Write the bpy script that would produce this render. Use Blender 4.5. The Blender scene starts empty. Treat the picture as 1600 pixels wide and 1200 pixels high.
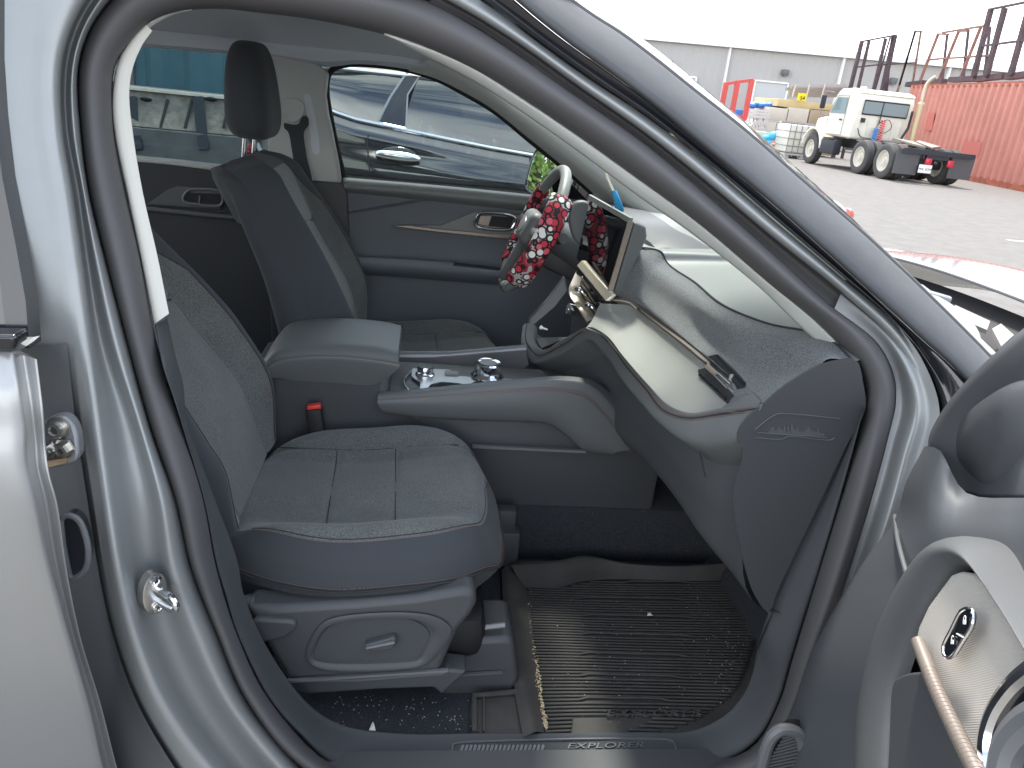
import bpy, bmesh, math, random
from mathutils import Vector, Matrix, Euler
random.seed(7)
R = math.radians
scene = bpy.context.scene
COL = scene.collection

# ------------------------------------------------------------------ camera
F, PIT, ROL, YAW = 1200.0, R(20.7), R(6.0), R(8.0)
CAM = Vector((0.0, -1.81, 1.55))
FW = Vector((math.sin(YAW)*math.cos(PIT), math.cos(YAW)*math.cos(PIT), -math.sin(PIT)))
RT = Vector((math.cos(YAW), -math.sin(YAW), 0))
UP = RT.cross(FW)
CR = RT*math.cos(ROL) + UP*math.sin(ROL)
CU = -RT*math.sin(ROL) + UP*math.cos(ROL)

def ray(px, py):
    return FW + (CR*(px-800) + CU*(600-py))/F

def P(px, py, x=None, y=None, z=None, d=None, pl=None):
    """survey point: sight line through the photo met with a real plane"""
    r = ray(px, py)
    if d is not None: t = d
    elif x is not None: t = (x-CAM.x)/r.x
    elif y is not None: t = (y-CAM.y)/r.y
    elif z is not None: t = (z-CAM.z)/r.z
    else:
        p0, n = pl
        t = (p0-CAM).dot(n)/r.dot(n)
    return CAM + r*t

def ap(px, py, off=0.0):
    """near-side door aperture surface (tumblehome above the belt)"""
    r = ray(px, py)
    t = (-1.066+off+1.81+0.28*1.55)/(r.y-0.28*r.z)
    p = CAM + r*t
    if p.z < 0.95:
        t = (-0.80+off+1.81)/r.y
        p = CAM + r*t
    return p

def fs(px, py, off=0.0):
    """far-side inner surface"""
    r = ray(px, py)
    t = (0.74+0.372+off+1.81-0.30*1.55)/(r.y+0.30*r.z)
    p = CAM + r*t
    if p.z < 1.24:
        t = (0.74+off+1.81)/r.y
        p = CAM + r*t
    return p

# ------------------------------------------------------------------ objects
def link(o, parent=None):
    COL.objects.link(o)
    if parent is not None: o.parent = parent
    return o

def thing(name, label, cat, loc=(0, 0, 0), rz=0.0, group=None):
    o = bpy.data.objects.new(name, None); link(o)
    o.empty_display_size = 0.2
    o.location = loc; o.rotation_euler = (0, 0, rz)
    o['label'] = label; o['category'] = cat
    if group: o['group'] = group
    return o

def tag(o, label, cat, group=None):
    o['label'] = label; o['category'] = cat
    if group: o['group'] = group
    return o

def kind(o, k):
    o['kind'] = k
    return o

def sub_empty(name, parent):
    o = bpy.data.objects.new(name, None); link(o, parent); o.empty_display_size = 0.1
    return o

def copy_tree(o, parent=None):
    c = o.copy(); link(c)
    if parent is not None:
        c.parent = parent
        c.matrix_parent_inverse = o.matrix_parent_inverse.copy()
    for ch in list(o.children): copy_tree(ch, c)
    return c

def finish(me, mats, smooth=True, angle=35):
    for m in (mats if isinstance(mats, (list, tuple)) else [mats]): me.materials.append(m)
    if smooth:
        for p in me.polygons: p.use_smooth = True
        if angle: me.set_sharp_from_angle(angle=R(angle))
    me.update()

class MB:
    """collects shapes into ONE mesh"""
    def __init__(s): s.v = []; s.f = []; s.m = []
    def add(s, vs, fs_, mi=0):
        b = len(s.v); s.v += [tuple(v) for v in vs]
        s.f += [tuple(i+b for i in f) for f in fs_]; s.m += [mi]*len(fs_)
        return s
    def box(s, c, size, rot=None, bev=0.0, mi=0, seg=2, mat=None):
        bm = bmesh.new(); bmesh.ops.create_cube(bm, size=1)
        for v in bm.verts: v.co = Vector((v.co.x*size[0], v.co.y*size[1], v.co.z*size[2]))
        if bev > 0:
            bmesh.ops.bevel(bm, geom=list(bm.edges), offset=min(bev, min(size)*0.49), segments=seg, profile=0.5, affect='EDGES')
        M = Matrix.Translation(Vector(c))
        if mat is not None: M = M @ mat
        elif rot is not None: M = M @ Euler(rot).to_matrix().to_4x4()
        bm.transform(M); bm.verts.index_update()
        s.add([v.co.copy() for v in bm.verts], [[v.index for v in f.verts] for f in bm.faces], mi); bm.free()
        return s
    def bar(s, a, b, w, h=None, mi=0, up=(0, 0, 1), bev=0.0):
        a = Vector(a); b = Vector(b); d = (b-a); L = d.length
        if L < 1e-6: return s
        z = d.normalized(); u = Vector(up)
        if abs(z.dot(u)) > 0.97: u = Vector((1, 0, 0))
        x = u.cross(z).normalized(); y = z.cross(x)
        M = Matrix((x, y, z)).transposed().to_4x4()
        return s.box((a+b)/2, (w, h or w, L), mat=M, bev=bev, mi=mi)
    def tube(s, pts, r, seg=10, closed=False, mi=0, cap=True, flat=None):
        pts = [Vector(p) for p in pts]; n = len(pts)
        rs = r if isinstance(r, (list, tuple)) else [r]*n
        vs = []; prev = None
        for i, p in enumerate(pts):
            a = pts[(i-1) % n] if (closed or i > 0) else p
            b = pts[(i+1) % n] if (closed or i < n-1) else p
            t = (b-a)
            t = t.normalized() if t.length > 1e-9 else Vector((0, 0, 1))
            if prev is None:
                ref = Vector((0, 0, 1)) if abs(t.z) < 0.9 else Vector((1, 0, 0))
                nx = ref.cross(t).normalized()
            else:
                nx = (prev-t*prev.dot(t))
                nx = nx.normalized() if nx.length > 1e-6 else prev
            prev = nx; ny = t.cross(nx)
            for k in range(seg):
                an = 2*math.pi*k/seg
                vs.append(p+(nx*math.cos(an)+ny*math.sin(an))*rs[i])
        fs_ = []
        for i in range(n if closed else n-1):
            j = (i+1) % n
            for k in range(seg):
                k2 = (k+1) % seg
                fs_.append((i*seg+k, i*seg+k2, j*seg+k2, j*seg+k))
        if cap and not closed:
            fs_.append(tuple(range(seg))[::-1]); fs_.append(tuple((n-1)*seg+k for k in range(seg)))
        return s.add(vs, fs_, mi)
    def cyl(s, a, b, r, r2=None, seg=24, mi=0, cap=True):
        return s.tube([a, b], [r, r if r2 is None else r2], seg=seg, mi=mi, cap=cap)
    def lathe(s, a, axis, prof, seg=32, mi=0):
        """prof: list of (distance along axis, radius)"""
        a = Vector(a); ax = Vector(axis).normalized()
        ref = Vector((0, 0, 1)) if abs(ax.z) < 0.9 else Vector((1, 0, 0))
        x = ref.cross(ax).normalized(); y = ax.cross(x)
        vs = []; n = len(prof)
        for h, r in prof:
            for k in range(seg):
                an = 2*math.pi*k/seg
                vs.append(a+ax*h+(x*math.cos(an)+y*math.sin(an))*max(r, 1e-4))
        fs_ = []
        for i in range(n-1):
            for k in range(seg):
                k2 = (k+1) % seg
                fs_.append((i*seg+k, i*seg+k2, (i+1)*seg+k2, (i+1)*seg+k))
        return s.add(vs, fs_, mi)
    def prism(s, pts, vec, mi=0):
        pts = [Vector(p) for p in pts]; v = Vector(vec); n = len(pts)
        return s.add(pts+[p+v for p in pts], [tuple(range(n)), tuple(range(2*n-1, n-1, -1))] +
                     [(i, i+n, (i+1) % n+n, (i+1) % n) for i in range(n)], mi)
    def grid(s, f, nu, nv, mi=0, closed_u=False):
        vs = [f(i/(nu if closed_u else nu-1), j/(nv-1)) for i in range(nu) for j in range(nv)]
        fs_ = []
        for i in range(nu if closed_u else nu-1):
            for j in range(nv-1):
                i2 = (i+1) % nu
                fs_.append((i*nv+j, i2*nv+j, i2*nv+j+1, i*nv+j+1))
        return s.add(vs, fs_, mi)
    def ell(s, c, r, seg=20, rings=12, mi=0, rot=None):
        M = Euler(rot).to_matrix() if rot else Matrix.Identity(3)
        c = Vector(c)
        def f(u, v):
            a = 2*math.pi*u; b = math.pi*(v-0.5)
            return c+M @ Vector((r[0]*math.cos(a)*math.cos(b), r[1]*math.sin(a)*math.cos(b), r[2]*math.sin(b)))
        return s.grid(f, seg, rings, mi, closed_u=True)
    def build(s, name, mats, parent=None, smooth=True, angle=35, bevel=0, solid=0, sub=0, loc=None):
        me = bpy.data.meshes.new(name)
        if loc is not None:
            L = Vector(loc); me.from_pydata([tuple(Vector(v)-L) for v in s.v], [], s.f)
        else: me.from_pydata(s.v, [], s.f)
        for p, m in zip(me.polygons, s.m): p.material_index = m
        finish(me, mats, smooth, angle)
        o = bpy.data.objects.new(name, me); link(o, parent)
        if loc is not None: o.location = loc
        if solid:
            md = o.modifiers.new('solid', 'SOLIDIFY'); md.thickness = solid; md.offset = 0
        if bevel:
            md = o.modifiers.new('bev', 'BEVEL'); md.width = bevel; md.segments = 2; md.limit_method = 'ANGLE'; md.angle_limit = R(40)
        if sub:
            md = o.modifiers.new('sub', 'SUBSURF'); md.levels = sub; md.render_levels = sub
        return o

def cr(pts, n, closed=False):
    """Catmull-Rom through pts resampled to n points by arc length"""
    pts = [Vector(p) for p in pts]; m = len(pts)
    if m == 2 and not closed: return [pts[0].lerp(pts[1], i/(n-1)) for i in range(n)]
    fine = []
    segs = m if closed else m-1
    for i in range(segs):
        if closed: p0, p1, p2, p3 = pts[(i-1) % m], pts[i], pts[(i+1) % m], pts[(i+2) % m]
        else:
            p1, p2 = pts[i], pts[i+1]
            p0 = pts[i-1] if i > 0 else p1+(p1-p2)
            p3 = pts[i+2] if i+2 < m else p2+(p2-p1)
        d1 = max((p1-p0).length, 1e-6)**.5; d2 = max((p2-p1).length, 1e-6)**.5; d3 = max((p3-p2).length, 1e-6)**.5
        t1 = (p1-p0)/d1-(p2-p0)/(d1+d2)+(p2-p1)/d2
        t2 = (p2-p1)/d2-(p3-p1)/(d2+d3)+(p3-p2)/d3
        t1 *= d2; t2 *= d2
        for k in range(16):
            t = k/16; t_2 = t*t; t_3 = t_2*t
            fine.append(p1*(2*t_3-3*t_2+1)+t1*(t_3-2*t_2+t)+p2*(-2*t_3+3*t_2)+t2*(t_3-t_2))
    fine.append(pts[0].copy() if closed else pts[-1].copy())
    acc = [0.0]
    for a, b in zip(fine, fine[1:]): acc.append(acc[-1]+(b-a).length)
    out = []; j = 0; tot = acc[-1]
    cnt = n if closed else n-1
    for i in range(n):
        s = tot*i/cnt
        while j < len(fine)-2 and acc[j+1] < s: j += 1
        L = acc[j+1]-acc[j]
        out.append(fine[j].lerp(fine[j+1], 0 if L < 1e-9 else (s-acc[j])/L))
    return out

def loft_pts(rails, n, m):
    rails = [cr(r, n) for r in rails]
    if m <= 1 or len(rails) < 2: return rails
    cols = []
    for i in range(n):
        col = [r[i] for r in rails]
        out = []
        k = len(col)
        for a in range(k-1):
            p1, p2 = col[a], col[a+1]
            p0 = col[a-1] if a > 0 else p1*2-p2
            p3 = col[a+2] if a+2 < k else p2*2-p1
            for q in range(m):
                t = q/m
                t1 = (p2-p0)*0.5; t2 = (p3-p1)*0.5
                out.append(p1*(2*t**3-3*t*t+1)+t1*(t**3-2*t*t+t)+p2*(-2*t**3+3*t*t)+t2*(t**3-t*t))
        out.append(col[-1]); cols.append(out)
    return [[cols[i][j] for i in range(n)] for j in range(len(cols[0]))]

def loft(name, rails, mats, parent=None, n=48, m=1, solid=0.0, angle=50, mis=None, bevel=0):
    rr = loft_pts(rails, n, m)
    b = MB()
    for j in range(len(rr)-1):
        mi = 0 if mis is None else mis[j//m]
        base = len(b.v)
        b.v += [tuple(p) for p in rr[j]]+[tuple(p) for p in rr[j+1]]
        for i in range(n-1):
            b.f.append((base+i, base+i+1, base+n+i+1, base+n+i)); b.m.append(mi)
    o = b.build(name, mats, parent, angle=None)
    bm = bmesh.new(); bm.from_mesh(o.data)
    bmesh.ops.remove_doubles(bm, verts=bm.verts, dist=1e-5)
    bm.to_mesh(o.data); bm.free()
    for p in o.data.polygons: p.use_smooth = True
    if angle: o.data.set_sharp_from_angle(angle=R(angle))
    if solid:
        md = o.modifiers.new('solid', 'SOLIDIFY'); md.thickness = abs(solid); md.offset = 1 if solid > 0 else -1
    if bevel:
        md = o.modifiers.new('bev', 'BEVEL'); md.width = bevel; md.segments = 2; md.limit_method = 'ANGLE'; md.angle_limit = R(40)
    return o

def slab(name, pts, vec, mats, parent=None, bevel=0.0, smooth=True):
    """outline pts given a real thickness along vec"""
    me = bpy.data.meshes.new(name)
    bm = bmesh.new()
    vs = [bm.verts.new(p) for p in pts]
    f = bm.faces.new(vs)
    r = bmesh.ops.extrude_face_region(bm, geom=[f])
    bmesh.ops.translate(bm, verts=[g for g in r['geom'] if isinstance(g, bmesh.types.BMVert)], vec=Vector(vec))
    bmesh.ops.recalc_face_normals(bm, faces=bm.faces)
    ng = [q for q in bm.faces if len(q.verts) > 4]
    bmesh.ops.triangulate(bm, faces=ng) if not bevel else None
    bm.to_mesh(me); bm.free()
    finish(me, mats, smooth, 30)
    o = bpy.data.objects.new(name, me); link(o, parent)
    if bevel:
        md = o.modifiers.new('bev', 'BEVEL'); md.width = bevel; md.segments = 3; md.limit_method = 'ANGLE'; md.angle_limit = R(30)
    return o

def text_mesh(name, body, mat, parent, M, size, depth=0.001, shear=0.0, sx=1.0, spacing=1.0, bold=0.0):
    cu = bpy.data.curves.new(name, 'FONT'); cu.body = body; cu.size = size; cu.extrude = depth
    cu.align_x = 'CENTER'; cu.align_y = 'CENTER'; cu.shear = shear; cu.space_character = spacing; cu.offset = bold
    t = bpy.data.objects.new(name, cu); COL.objects.link(t)
    dg = bpy.context.evaluated_depsgraph_get(); dg.update()
    me = bpy.data.meshes.new_from_object(t.evaluated_get(dg))
    COL.objects.unlink(t); bpy.data.objects.remove(t)
    me.transform(Matrix.Scale(sx, 4, (1, 0, 0))); me.transform(M); me.name = name
    me.materials.clear(); me.materials.append(mat)
    o = bpy.data.objects.new(name, me); link(o, parent)
    return o

def frame(o, x, y, z=None):
    """matrix from origin and axes"""
    x = Vector(x).normalized(); y = Vector(y); y = (y-x*y.dot(x)).normalized(); z = x.cross(y)
    M = Matrix((x, y, z)).transposed().to_4x4(); M.translation = Vector(o)
    return M

from mathutils.bvhtree import BVHTree
def drape(objs):
    """returns f(px,py,lift): sight line met with already built surfaces"""
    vs = []; fs_ = []
    for o in objs:
        b0 = len(vs); vs += [v.co.copy() for v in o.data.vertices]; fs_ += [[i+b0 for i in p.vertices] for p in o.data.polygons]
    t = BVHTree.FromPolygons(vs, fs_)
    def f(px, py, lift=.001):
        r = ray(px, py).normalized(); h = t.ray_cast(CAM, r)
        if h[0] is None: h = t.find_nearest(CAM+r*1.4)
        return h[0]-r*lift
    return f

def explode(o):
    """one object per separate piece, same name and parent"""
    me = o.data; n = len(me.vertices); up_ = list(range(n))
    def find(a):
        while up_[a] != a: up_[a] = up_[up_[a]]; a = up_[a]
        return a
    for e in me.edges:
        a, c = find(e.vertices[0]), find(e.vertices[1])
        if a != c: up_[a] = c
    groups = {}
    for p in me.polygons: groups.setdefault(find(p.vertices[0]), []).append(p)
    if len(groups) < 2: return [o]
    out = []
    for ps_ in groups.values():
        idx = {}; V_ = []; F_ = []
        for p in ps_:
            f = []
            for v in p.vertices:
                if v not in idx: idx[v] = len(V_); V_.append(me.vertices[v].co.copy())
                f.append(idx[v])
            F_.append(f)
        m2 = bpy.data.meshes.new(me.name); m2.from_pydata([tuple(v) for v in V_], [], F_)
        for q, p in zip(m2.polygons, ps_): q.use_smooth = p.use_smooth; q.material_index = p.material_index
        for m_ in me.materials: m2.materials.append(m_)
        m2.set_sharp_from_angle(angle=R(35))
        c = o.copy(); c.data = m2; COL.objects.link(c); out.append(c)
    bpy.data.objects.remove(o); return out

# ------------------------------------------------------------------ materials
def mat(name, col, rough=0.5, metal=0.0, bump=None, var=None, coat=0.0, spec=0.5, sheen=0.0, emit=None):
    """bump=(scale,strength,dist) noise relief; var=(scale,amount) tint variation"""
    m = bpy.data.materials.new(name); m.use_nodes = True
    nt = m.node_tree; b = nt.nodes['Principled BSDF']
    b.inputs['Base Color'].default_value = (*col, 1); b.inputs['Roughness'].default_value = rough
    b.inputs['Metallic'].default_value = metal
    b.inputs['Coat Weight'].default_value = coat; b.inputs['Coat Roughness'].default_value = 0.04
    b.inputs['Specular IOR Level'].default_value = spec
    if sheen:
        b.inputs['Sheen Weight'].default_value = sheen; b.inputs['Sheen Roughness'].default_value = 0.5
    if bump or var:
        tc = nt.nodes.new('ShaderNodeTexCoord')
    if var:
        n = nt.nodes.new('ShaderNodeTexNoise'); n.inputs['Scale'].default_value = var[0]; n.inputs['Detail'].default_value = 5
        n.inputs['Roughness'].default_value = 0.65
        nt.links.new(tc.outputs['Object'], n.inputs['Vector'])
        mr = nt.nodes.new('ShaderNodeMapRange'); mr.inputs[1].default_value = 0.3; mr.inputs[2].default_value = 0.7
        mr.inputs[3].default_value = 1-var[1]; mr.inputs[4].default_value = 1+var[1]
        nt.links.new(n.outputs['Fac'], mr.inputs[0])
        mx = nt.nodes.new('ShaderNodeMix'); mx.data_type = 'RGBA'; mx.blend_type = 'MULTIPLY'; mx.inputs[0].default_value = 1
        mx.inputs[6].default_value = (*col, 1); nt.links.new(mr.outputs[0], mx.inputs[7])
        nt.links.new(mx.outputs[2], b.inputs['Base Color'])
    if bump:
        n2 = nt.nodes.new('ShaderNodeTexNoise'); n2.inputs['Scale'].default_value = bump[0]; n2.inputs['Detail'].default_value = 3
        nt.links.new(tc.outputs['Object'], n2.inputs['Vector'])
        bp = nt.nodes.new('ShaderNodeBump'); bp.inputs['Strength'].default_value = bump[1]
        bp.inputs['Distance'].default_value = bump[2] if len(bump) > 2 else 0.001
        nt.links.new(n2.outputs['Fac'], bp.inputs['Height']); nt.links.new(bp.outputs['Normal'], b.inputs['Normal'])
    if emit:
        b.inputs['Emission Color'].default_value = (*emit[0], 1); b.inputs['Emission Strength'].default_value = emit[1]
    return m

def N(m, t, **k):
    n = m.node_tree.nodes.new(t)
    for a, v in k.items(): setattr(n, a, v)
    return n
def L(m, a, b): m.node_tree.links.new(a, b)
def BS(m): return m.node_tree.nodes['Principled BSDF']

def ramp(m, fac, stops):
    r = N(m, 'ShaderNodeValToRGB'); e = r.color_ramp.elements
    while len(e) < len(stops): e.new(0.5)
    for q, (p, c) in zip(e, stops): q.position = p; q.color = (*c, 1)
    L(m, fac, r.inputs[0]); return r

def noise(m, scale, detail=4, rough=0.6, vec=None, stretch=None):
    tc = N(m, 'ShaderNodeTexCoord'); v = tc.outputs['Object']
    if stretch:
        mp = N(m, 'ShaderNodeMapping'); mp.inputs['Scale'].default_value = stretch; L(m, v, mp.inputs[0]); v = mp.outputs[0]
    n = N(m, 'ShaderNodeTexNoise'); n.inputs['Scale'].default_value = scale; n.inputs['Detail'].default_value = detail
    n.inputs['Roughness'].default_value = rough; L(m, v, n.inputs['Vector']); return n

def add_bump(m, h, strength, dist):
    bp = N(m, 'ShaderNodeBump'); bp.inputs['Strength'].default_value = strength; bp.inputs['Distance'].default_value = dist
    L(m, h, bp.inputs['Height']); L(m, bp.outputs[0], BS(m).inputs['Normal'])

def fabric(name, c1, c2, scale=420):
    m = mat(name, c1, 0.9, sheen=0.25, spec=0.2)
    n = noise(m, scale, 2, 0.7); n2 = noise(m, 14, 3)
    r = ramp(m, n.outputs['Fac'], [(0.36, c1), (0.64, c2)])
    mx = N(m, 'ShaderNodeMix', data_type='RGBA', blend_type='MULTIPLY'); mx.inputs[0].default_value = 0.35
    L(m, r.outputs[0], mx.inputs[6]); L(m, n2.outputs['Fac'], mx.inputs[7])
    mg = N(m, 'ShaderNodeMix', data_type='RGBA', blend_type='MULTIPLY'); mg.inputs[0].default_value = 1
    mg.inputs[7].default_value = (1.2, 1.2, 1.2, 1); L(m, mx.outputs[2], mg.inputs[6])
    L(m, mg.outputs[2], BS(m).inputs['Base Color']); add_bump(m, n.outputs['Fac'], 0.6, 0.0012)
    return m

def carpet(name, c1, c2, specks=True):
    m = mat(name, c1, 1.0, spec=0.1)
    n = noise(m, 500, 2, 0.7); r = ramp(m, n.outputs['Fac'], [(0.35, c1), (0.7, c2)])
    if specks:
        tc = N(m, 'ShaderNodeTexCoord'); v = N(m, 'ShaderNodeTexVoronoi'); v.inputs['Scale'].default_value = 75
        L(m, tc.outputs['Object'], v.inputs['Vector'])
        lt = N(m, 'ShaderNodeMath', operation='LESS_THAN'); L(m, v.outputs['Distance'], lt.inputs[0]); lt.inputs[1].default_value = 0.055
        sx = N(m, 'ShaderNodeSeparateColor'); L(m, v.outputs['Color'], sx.inputs[0])
        gt = N(m, 'ShaderNodeMath', operation='GREATER_THAN'); L(m, sx.outputs[0], gt.inputs[0]); gt.inputs[1].default_value = 0.8
        ml = N(m, 'ShaderNodeMath', operation='MULTIPLY'); L(m, lt.outputs[0], ml.inputs[0]); L(m, gt.outputs[0], ml.inputs[1])
        mx = N(m, 'ShaderNodeMix', data_type='RGBA'); L(m, ml.outputs[0], mx.inputs[0]); L(m, r.outputs[0], mx.inputs[6])
        mx.inputs[7].default_value = (0.4, 0.36, 0.3, 1); L(m, mx.outputs[2], BS(m).inputs['Base Color'])
    else: L(m, r.outputs[0], BS(m).inputs['Base Color'])
    add_bump(m, n.outputs['Fac'], 1.0, 0.003)
    return m

def glass(name, tint=(0.9, 0.95, 0.93), refl=1.0):
    m = bpy.data.materials.new(name); m.use_nodes = True; nt = m.node_tree; nt.nodes.clear()
    out = nt.nodes.new('ShaderNodeOutputMaterial'); mx = nt.nodes.new('ShaderNodeMixShader')
    tr = nt.nodes.new('ShaderNodeBsdfTransparent'); tr.inputs[0].default_value = (*tint, 1)
    gl = nt.nodes.new('ShaderNodeBsdfGlossy'); gl.inputs['Roughness'].default_value = 0.01
    fr = nt.nodes.new('ShaderNodeFresnel'); fr.inputs['IOR'].default_value = 1.45
    ml = nt.nodes.new('ShaderNodeMath'); ml.operation = 'MULTIPLY'; ml.inputs[1].default_value = refl
    nt.links.new(fr.outputs[0], ml.inputs[0]); nt.links.new(ml.outputs[0], mx.inputs[0])
    nt.links.new(tr.outputs[0], mx.inputs[1]); nt.links.new(gl.outputs[0], mx.inputs[2]); nt.links.new(mx.outputs[0], out.inputs[0])
    return m

M = {}
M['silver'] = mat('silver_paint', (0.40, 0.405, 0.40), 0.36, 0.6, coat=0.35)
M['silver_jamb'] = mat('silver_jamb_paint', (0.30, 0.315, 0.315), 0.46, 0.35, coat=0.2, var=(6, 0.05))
M['rubber'] = mat('door_rubber', (0.085, 0.083, 0.085), 0.65, bump=(900, 0.15, 0.0005))
M['gloss_black'] = mat('gloss_black_trim', (0.012, 0.013, 0.016), 0.12, coat=0.6)
M['gloss_grey'] = mat('gloss_pillar_trim', (0.088, 0.092, 0.098), 0.7, 0.0, spec=0.22, coat=0.0, var=(9, 0.12))
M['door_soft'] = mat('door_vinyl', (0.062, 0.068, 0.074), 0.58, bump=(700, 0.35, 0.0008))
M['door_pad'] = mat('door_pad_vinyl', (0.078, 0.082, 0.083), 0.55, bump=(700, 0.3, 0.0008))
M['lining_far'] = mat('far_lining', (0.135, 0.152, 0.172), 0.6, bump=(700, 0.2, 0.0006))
M['plastic'] = mat('dark_plastic', (0.062, 0.065, 0.069), 0.5, bump=(1100, 0.25, 0.0006))
M['plastic2'] = mat('grey_plastic', (0.108, 0.113, 0.117), 0.48, bump=(1100, 0.25, 0.0006))
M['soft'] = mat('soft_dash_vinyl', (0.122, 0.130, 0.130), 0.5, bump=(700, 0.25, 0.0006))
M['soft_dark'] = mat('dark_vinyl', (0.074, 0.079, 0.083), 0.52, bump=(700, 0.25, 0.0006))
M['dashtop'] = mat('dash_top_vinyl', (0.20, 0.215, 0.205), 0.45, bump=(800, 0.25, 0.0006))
M['cream'] = mat('cream_trim', (0.60, 0.59, 0.53), 0.6, bump=(600, 0.1, 0.0004))
M['cream2'] = mat('pillar_trim', (0.55, 0.57, 0.54), 0.65, bump=(600, 0.15, 0.0004))
M['headliner'] = mat('headliner_cloth', (0.66, 0.70, 0.74), 0.95, bump=(900, 0.3, 0.001))
M['bronze'] = mat('satin_bronze', (0.34, 0.29, 0.25), 0.35, 0.6)
M['champagne'] = mat('champagne_bezel', (0.62, 0.56, 0.44), 0.35, 0.6)
M['chrome'] = mat('chrome', (0.78, 0.79, 0.80), 0.12, 1.0)
M['steel'] = mat('zinc_steel', (0.6, 0.59, 0.56), 0.3, 1.0, var=(40, 0.15))
M['grey_metal'] = mat('satin_grey', (0.22, 0.225, 0.235), 0.4, 0.4)
M['fabric'] = fabric('heather_cloth', (0.062, 0.067, 0.066), (0.17, 0.176, 0.168), 520)
M['knit'] = mat('dark_knit', (0.060, 0.065, 0.071), 0.95, bump=(900, 0.4, 0.0008), sheen=0.1, spec=0.15)
M['soundcloth'] = fabric('soundbar_cloth', (0.06, 0.068, 0.074), (0.18, 0.19, 0.19), 480)
M['carpet'] = carpet('floor_carpet', (0.03, 0.033, 0.038), (0.075, 0.078, 0.086))
M['trimcarpet'] = mat('matt_side_trim', (0.056, 0.060, 0.065), 0.8, bump=(900, 0.4, 0.0008))
M['mat'] = mat('rubber_mat', (0.058, 0.054, 0.050), 0.8, var=(9, 0.25), bump=(400, 0.2, 0.0006))
M['red'] = mat('red_button', (0.75, 0.05, 0.04), 0.35)
M['stitch'] = mat('stitch_thread', (0.20, 0.115, 0.095), 0.8)
M['seam'] = mat('seam_dark', (0.028, 0.030, 0.033), 0.9)
M['black'] = mat('black_part', (0.012, 0.012, 0.014), 0.6)
M['screen'] = mat('screen_glass', (0.008, 0.009, 0.011), 0.03, coat=1.0)
M['glass'] = glass('clear_glass')
M['tinted'] = glass('tinted_glass', (0.50, 0.55, 0.56))
M['mirror'] = mat('mirror_silver', (0.9, 0.92, 0.92), 0.01, 1.0)
M['white'] = mat('white_plastic', (0.8, 0.8, 0.78), 0.4)
# ------------------------------------------------------------------ helpers for paired rails
def ci(pts, k=8):
    """Catmull-Rom, k samples per interval (keeps pairing between rails)"""
    pts = [Vector(p) for p in pts]; m = len(pts); out = []
    for i in range(m-1):
        p1, p2 = pts[i], pts[i+1]
        p0 = pts[i-1] if i > 0 else p1*2-p2
        p3 = pts[i+2] if i+2 < m else p2*2-p1
        d1 = max((p1-p0).length, 1e-6)**.5; d2 = max((p2-p1).length, 1e-6)**.5; d3 = max((p3-p2).length, 1e-6)**.5
        t1 = ((p1-p0)/d1-(p2-p0)/(d1+d2)+(p2-p1)/d2)*d2
        t2 = ((p2-p1)/d2-(p3-p1)/(d2+d3)+(p3-p2)/d3)*d2
        for q in range(k):
            t = q/k
            out.append(p1*(2*t**3-3*t*t+1)+t1*(t**3-2*t*t+t)+p2*(-2*t**3+3*t*t)+t2*(t**3-t*t))
    out.append(pts[-1]); return out

def ploft(name, rails, mats, parent=None, k=8, m=4, solid=0.0, angle=60, mis=None, lin=False, bevel=0):
    """skin between paired rails; m steps across, smooth unless lin"""
    rails = [ci(r, k) for r in rails]; n = len(rails[0]); R_ = len(rails)
    b = MB(); rows = []
    for a in range(R_-1):
        for q in range(m):
            t = q/m; row = []
            for i in range(n):
                p1, p2 = rails[a][i], rails[a+1][i]
                if lin: row.append(p1.lerp(p2, t)); continue
                p0 = rails[a-1][i] if a > 0 else p1*2-p2
                p3 = rails[a+2][i] if a+2 < R_ else p2*2-p1
                t1 = (p2-p0)*.5; t2 = (p3-p1)*.5
                row.append(p1*(2*t**3-3*t*t+1)+t1*(t**3-2*t*t+t)+p2*(-2*t**3+3*t*t)+t2*(t**3-t*t))
            rows.append(row)
    rows.append(rails[-1])
    for r in rows: b.v += [tuple(p) for p in r]
    for j in range(len(rows)-1):
        mi = 0 if mis is None else mis[j//m]
        for i in range(n-1):
            b.f.append((j*n+i, j*n+i+1, (j+1)*n+i+1, (j+1)*n+i)); b.m.append(mi)
    o = b.build(name, mats, parent, angle=angle)
    if solid:
        md = o.modifiers.new('solid', 'SOLIDIFY'); md.thickness = abs(solid); md.offset = 1 if solid > 0 else -1
    if bevel:
        md = o.modifiers.new('bev', 'BEVEL'); md.width = bevel; md.segments = 2; md.limit_method = 'ANGLE'; md.angle_limit = R(40)
    return o

def PY(l): return [P(a, b, y=c) for a, b, c in l]
def AP(l, off): return [ap(a, b, off) for a, b in l]
def FS(l, off): return [fs(a, b, off) for a, b in l]
def mid(a, b, f=0.5): return [(p[0]*(1-f)+q[0]*f, p[1]*(1-f)+q[1]*f) for p, q in zip(a, b)]

suv = thing('parked_suv', 'silver SUV with its front passenger door open onto a dark grey cloth cabin', 'car')

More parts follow.
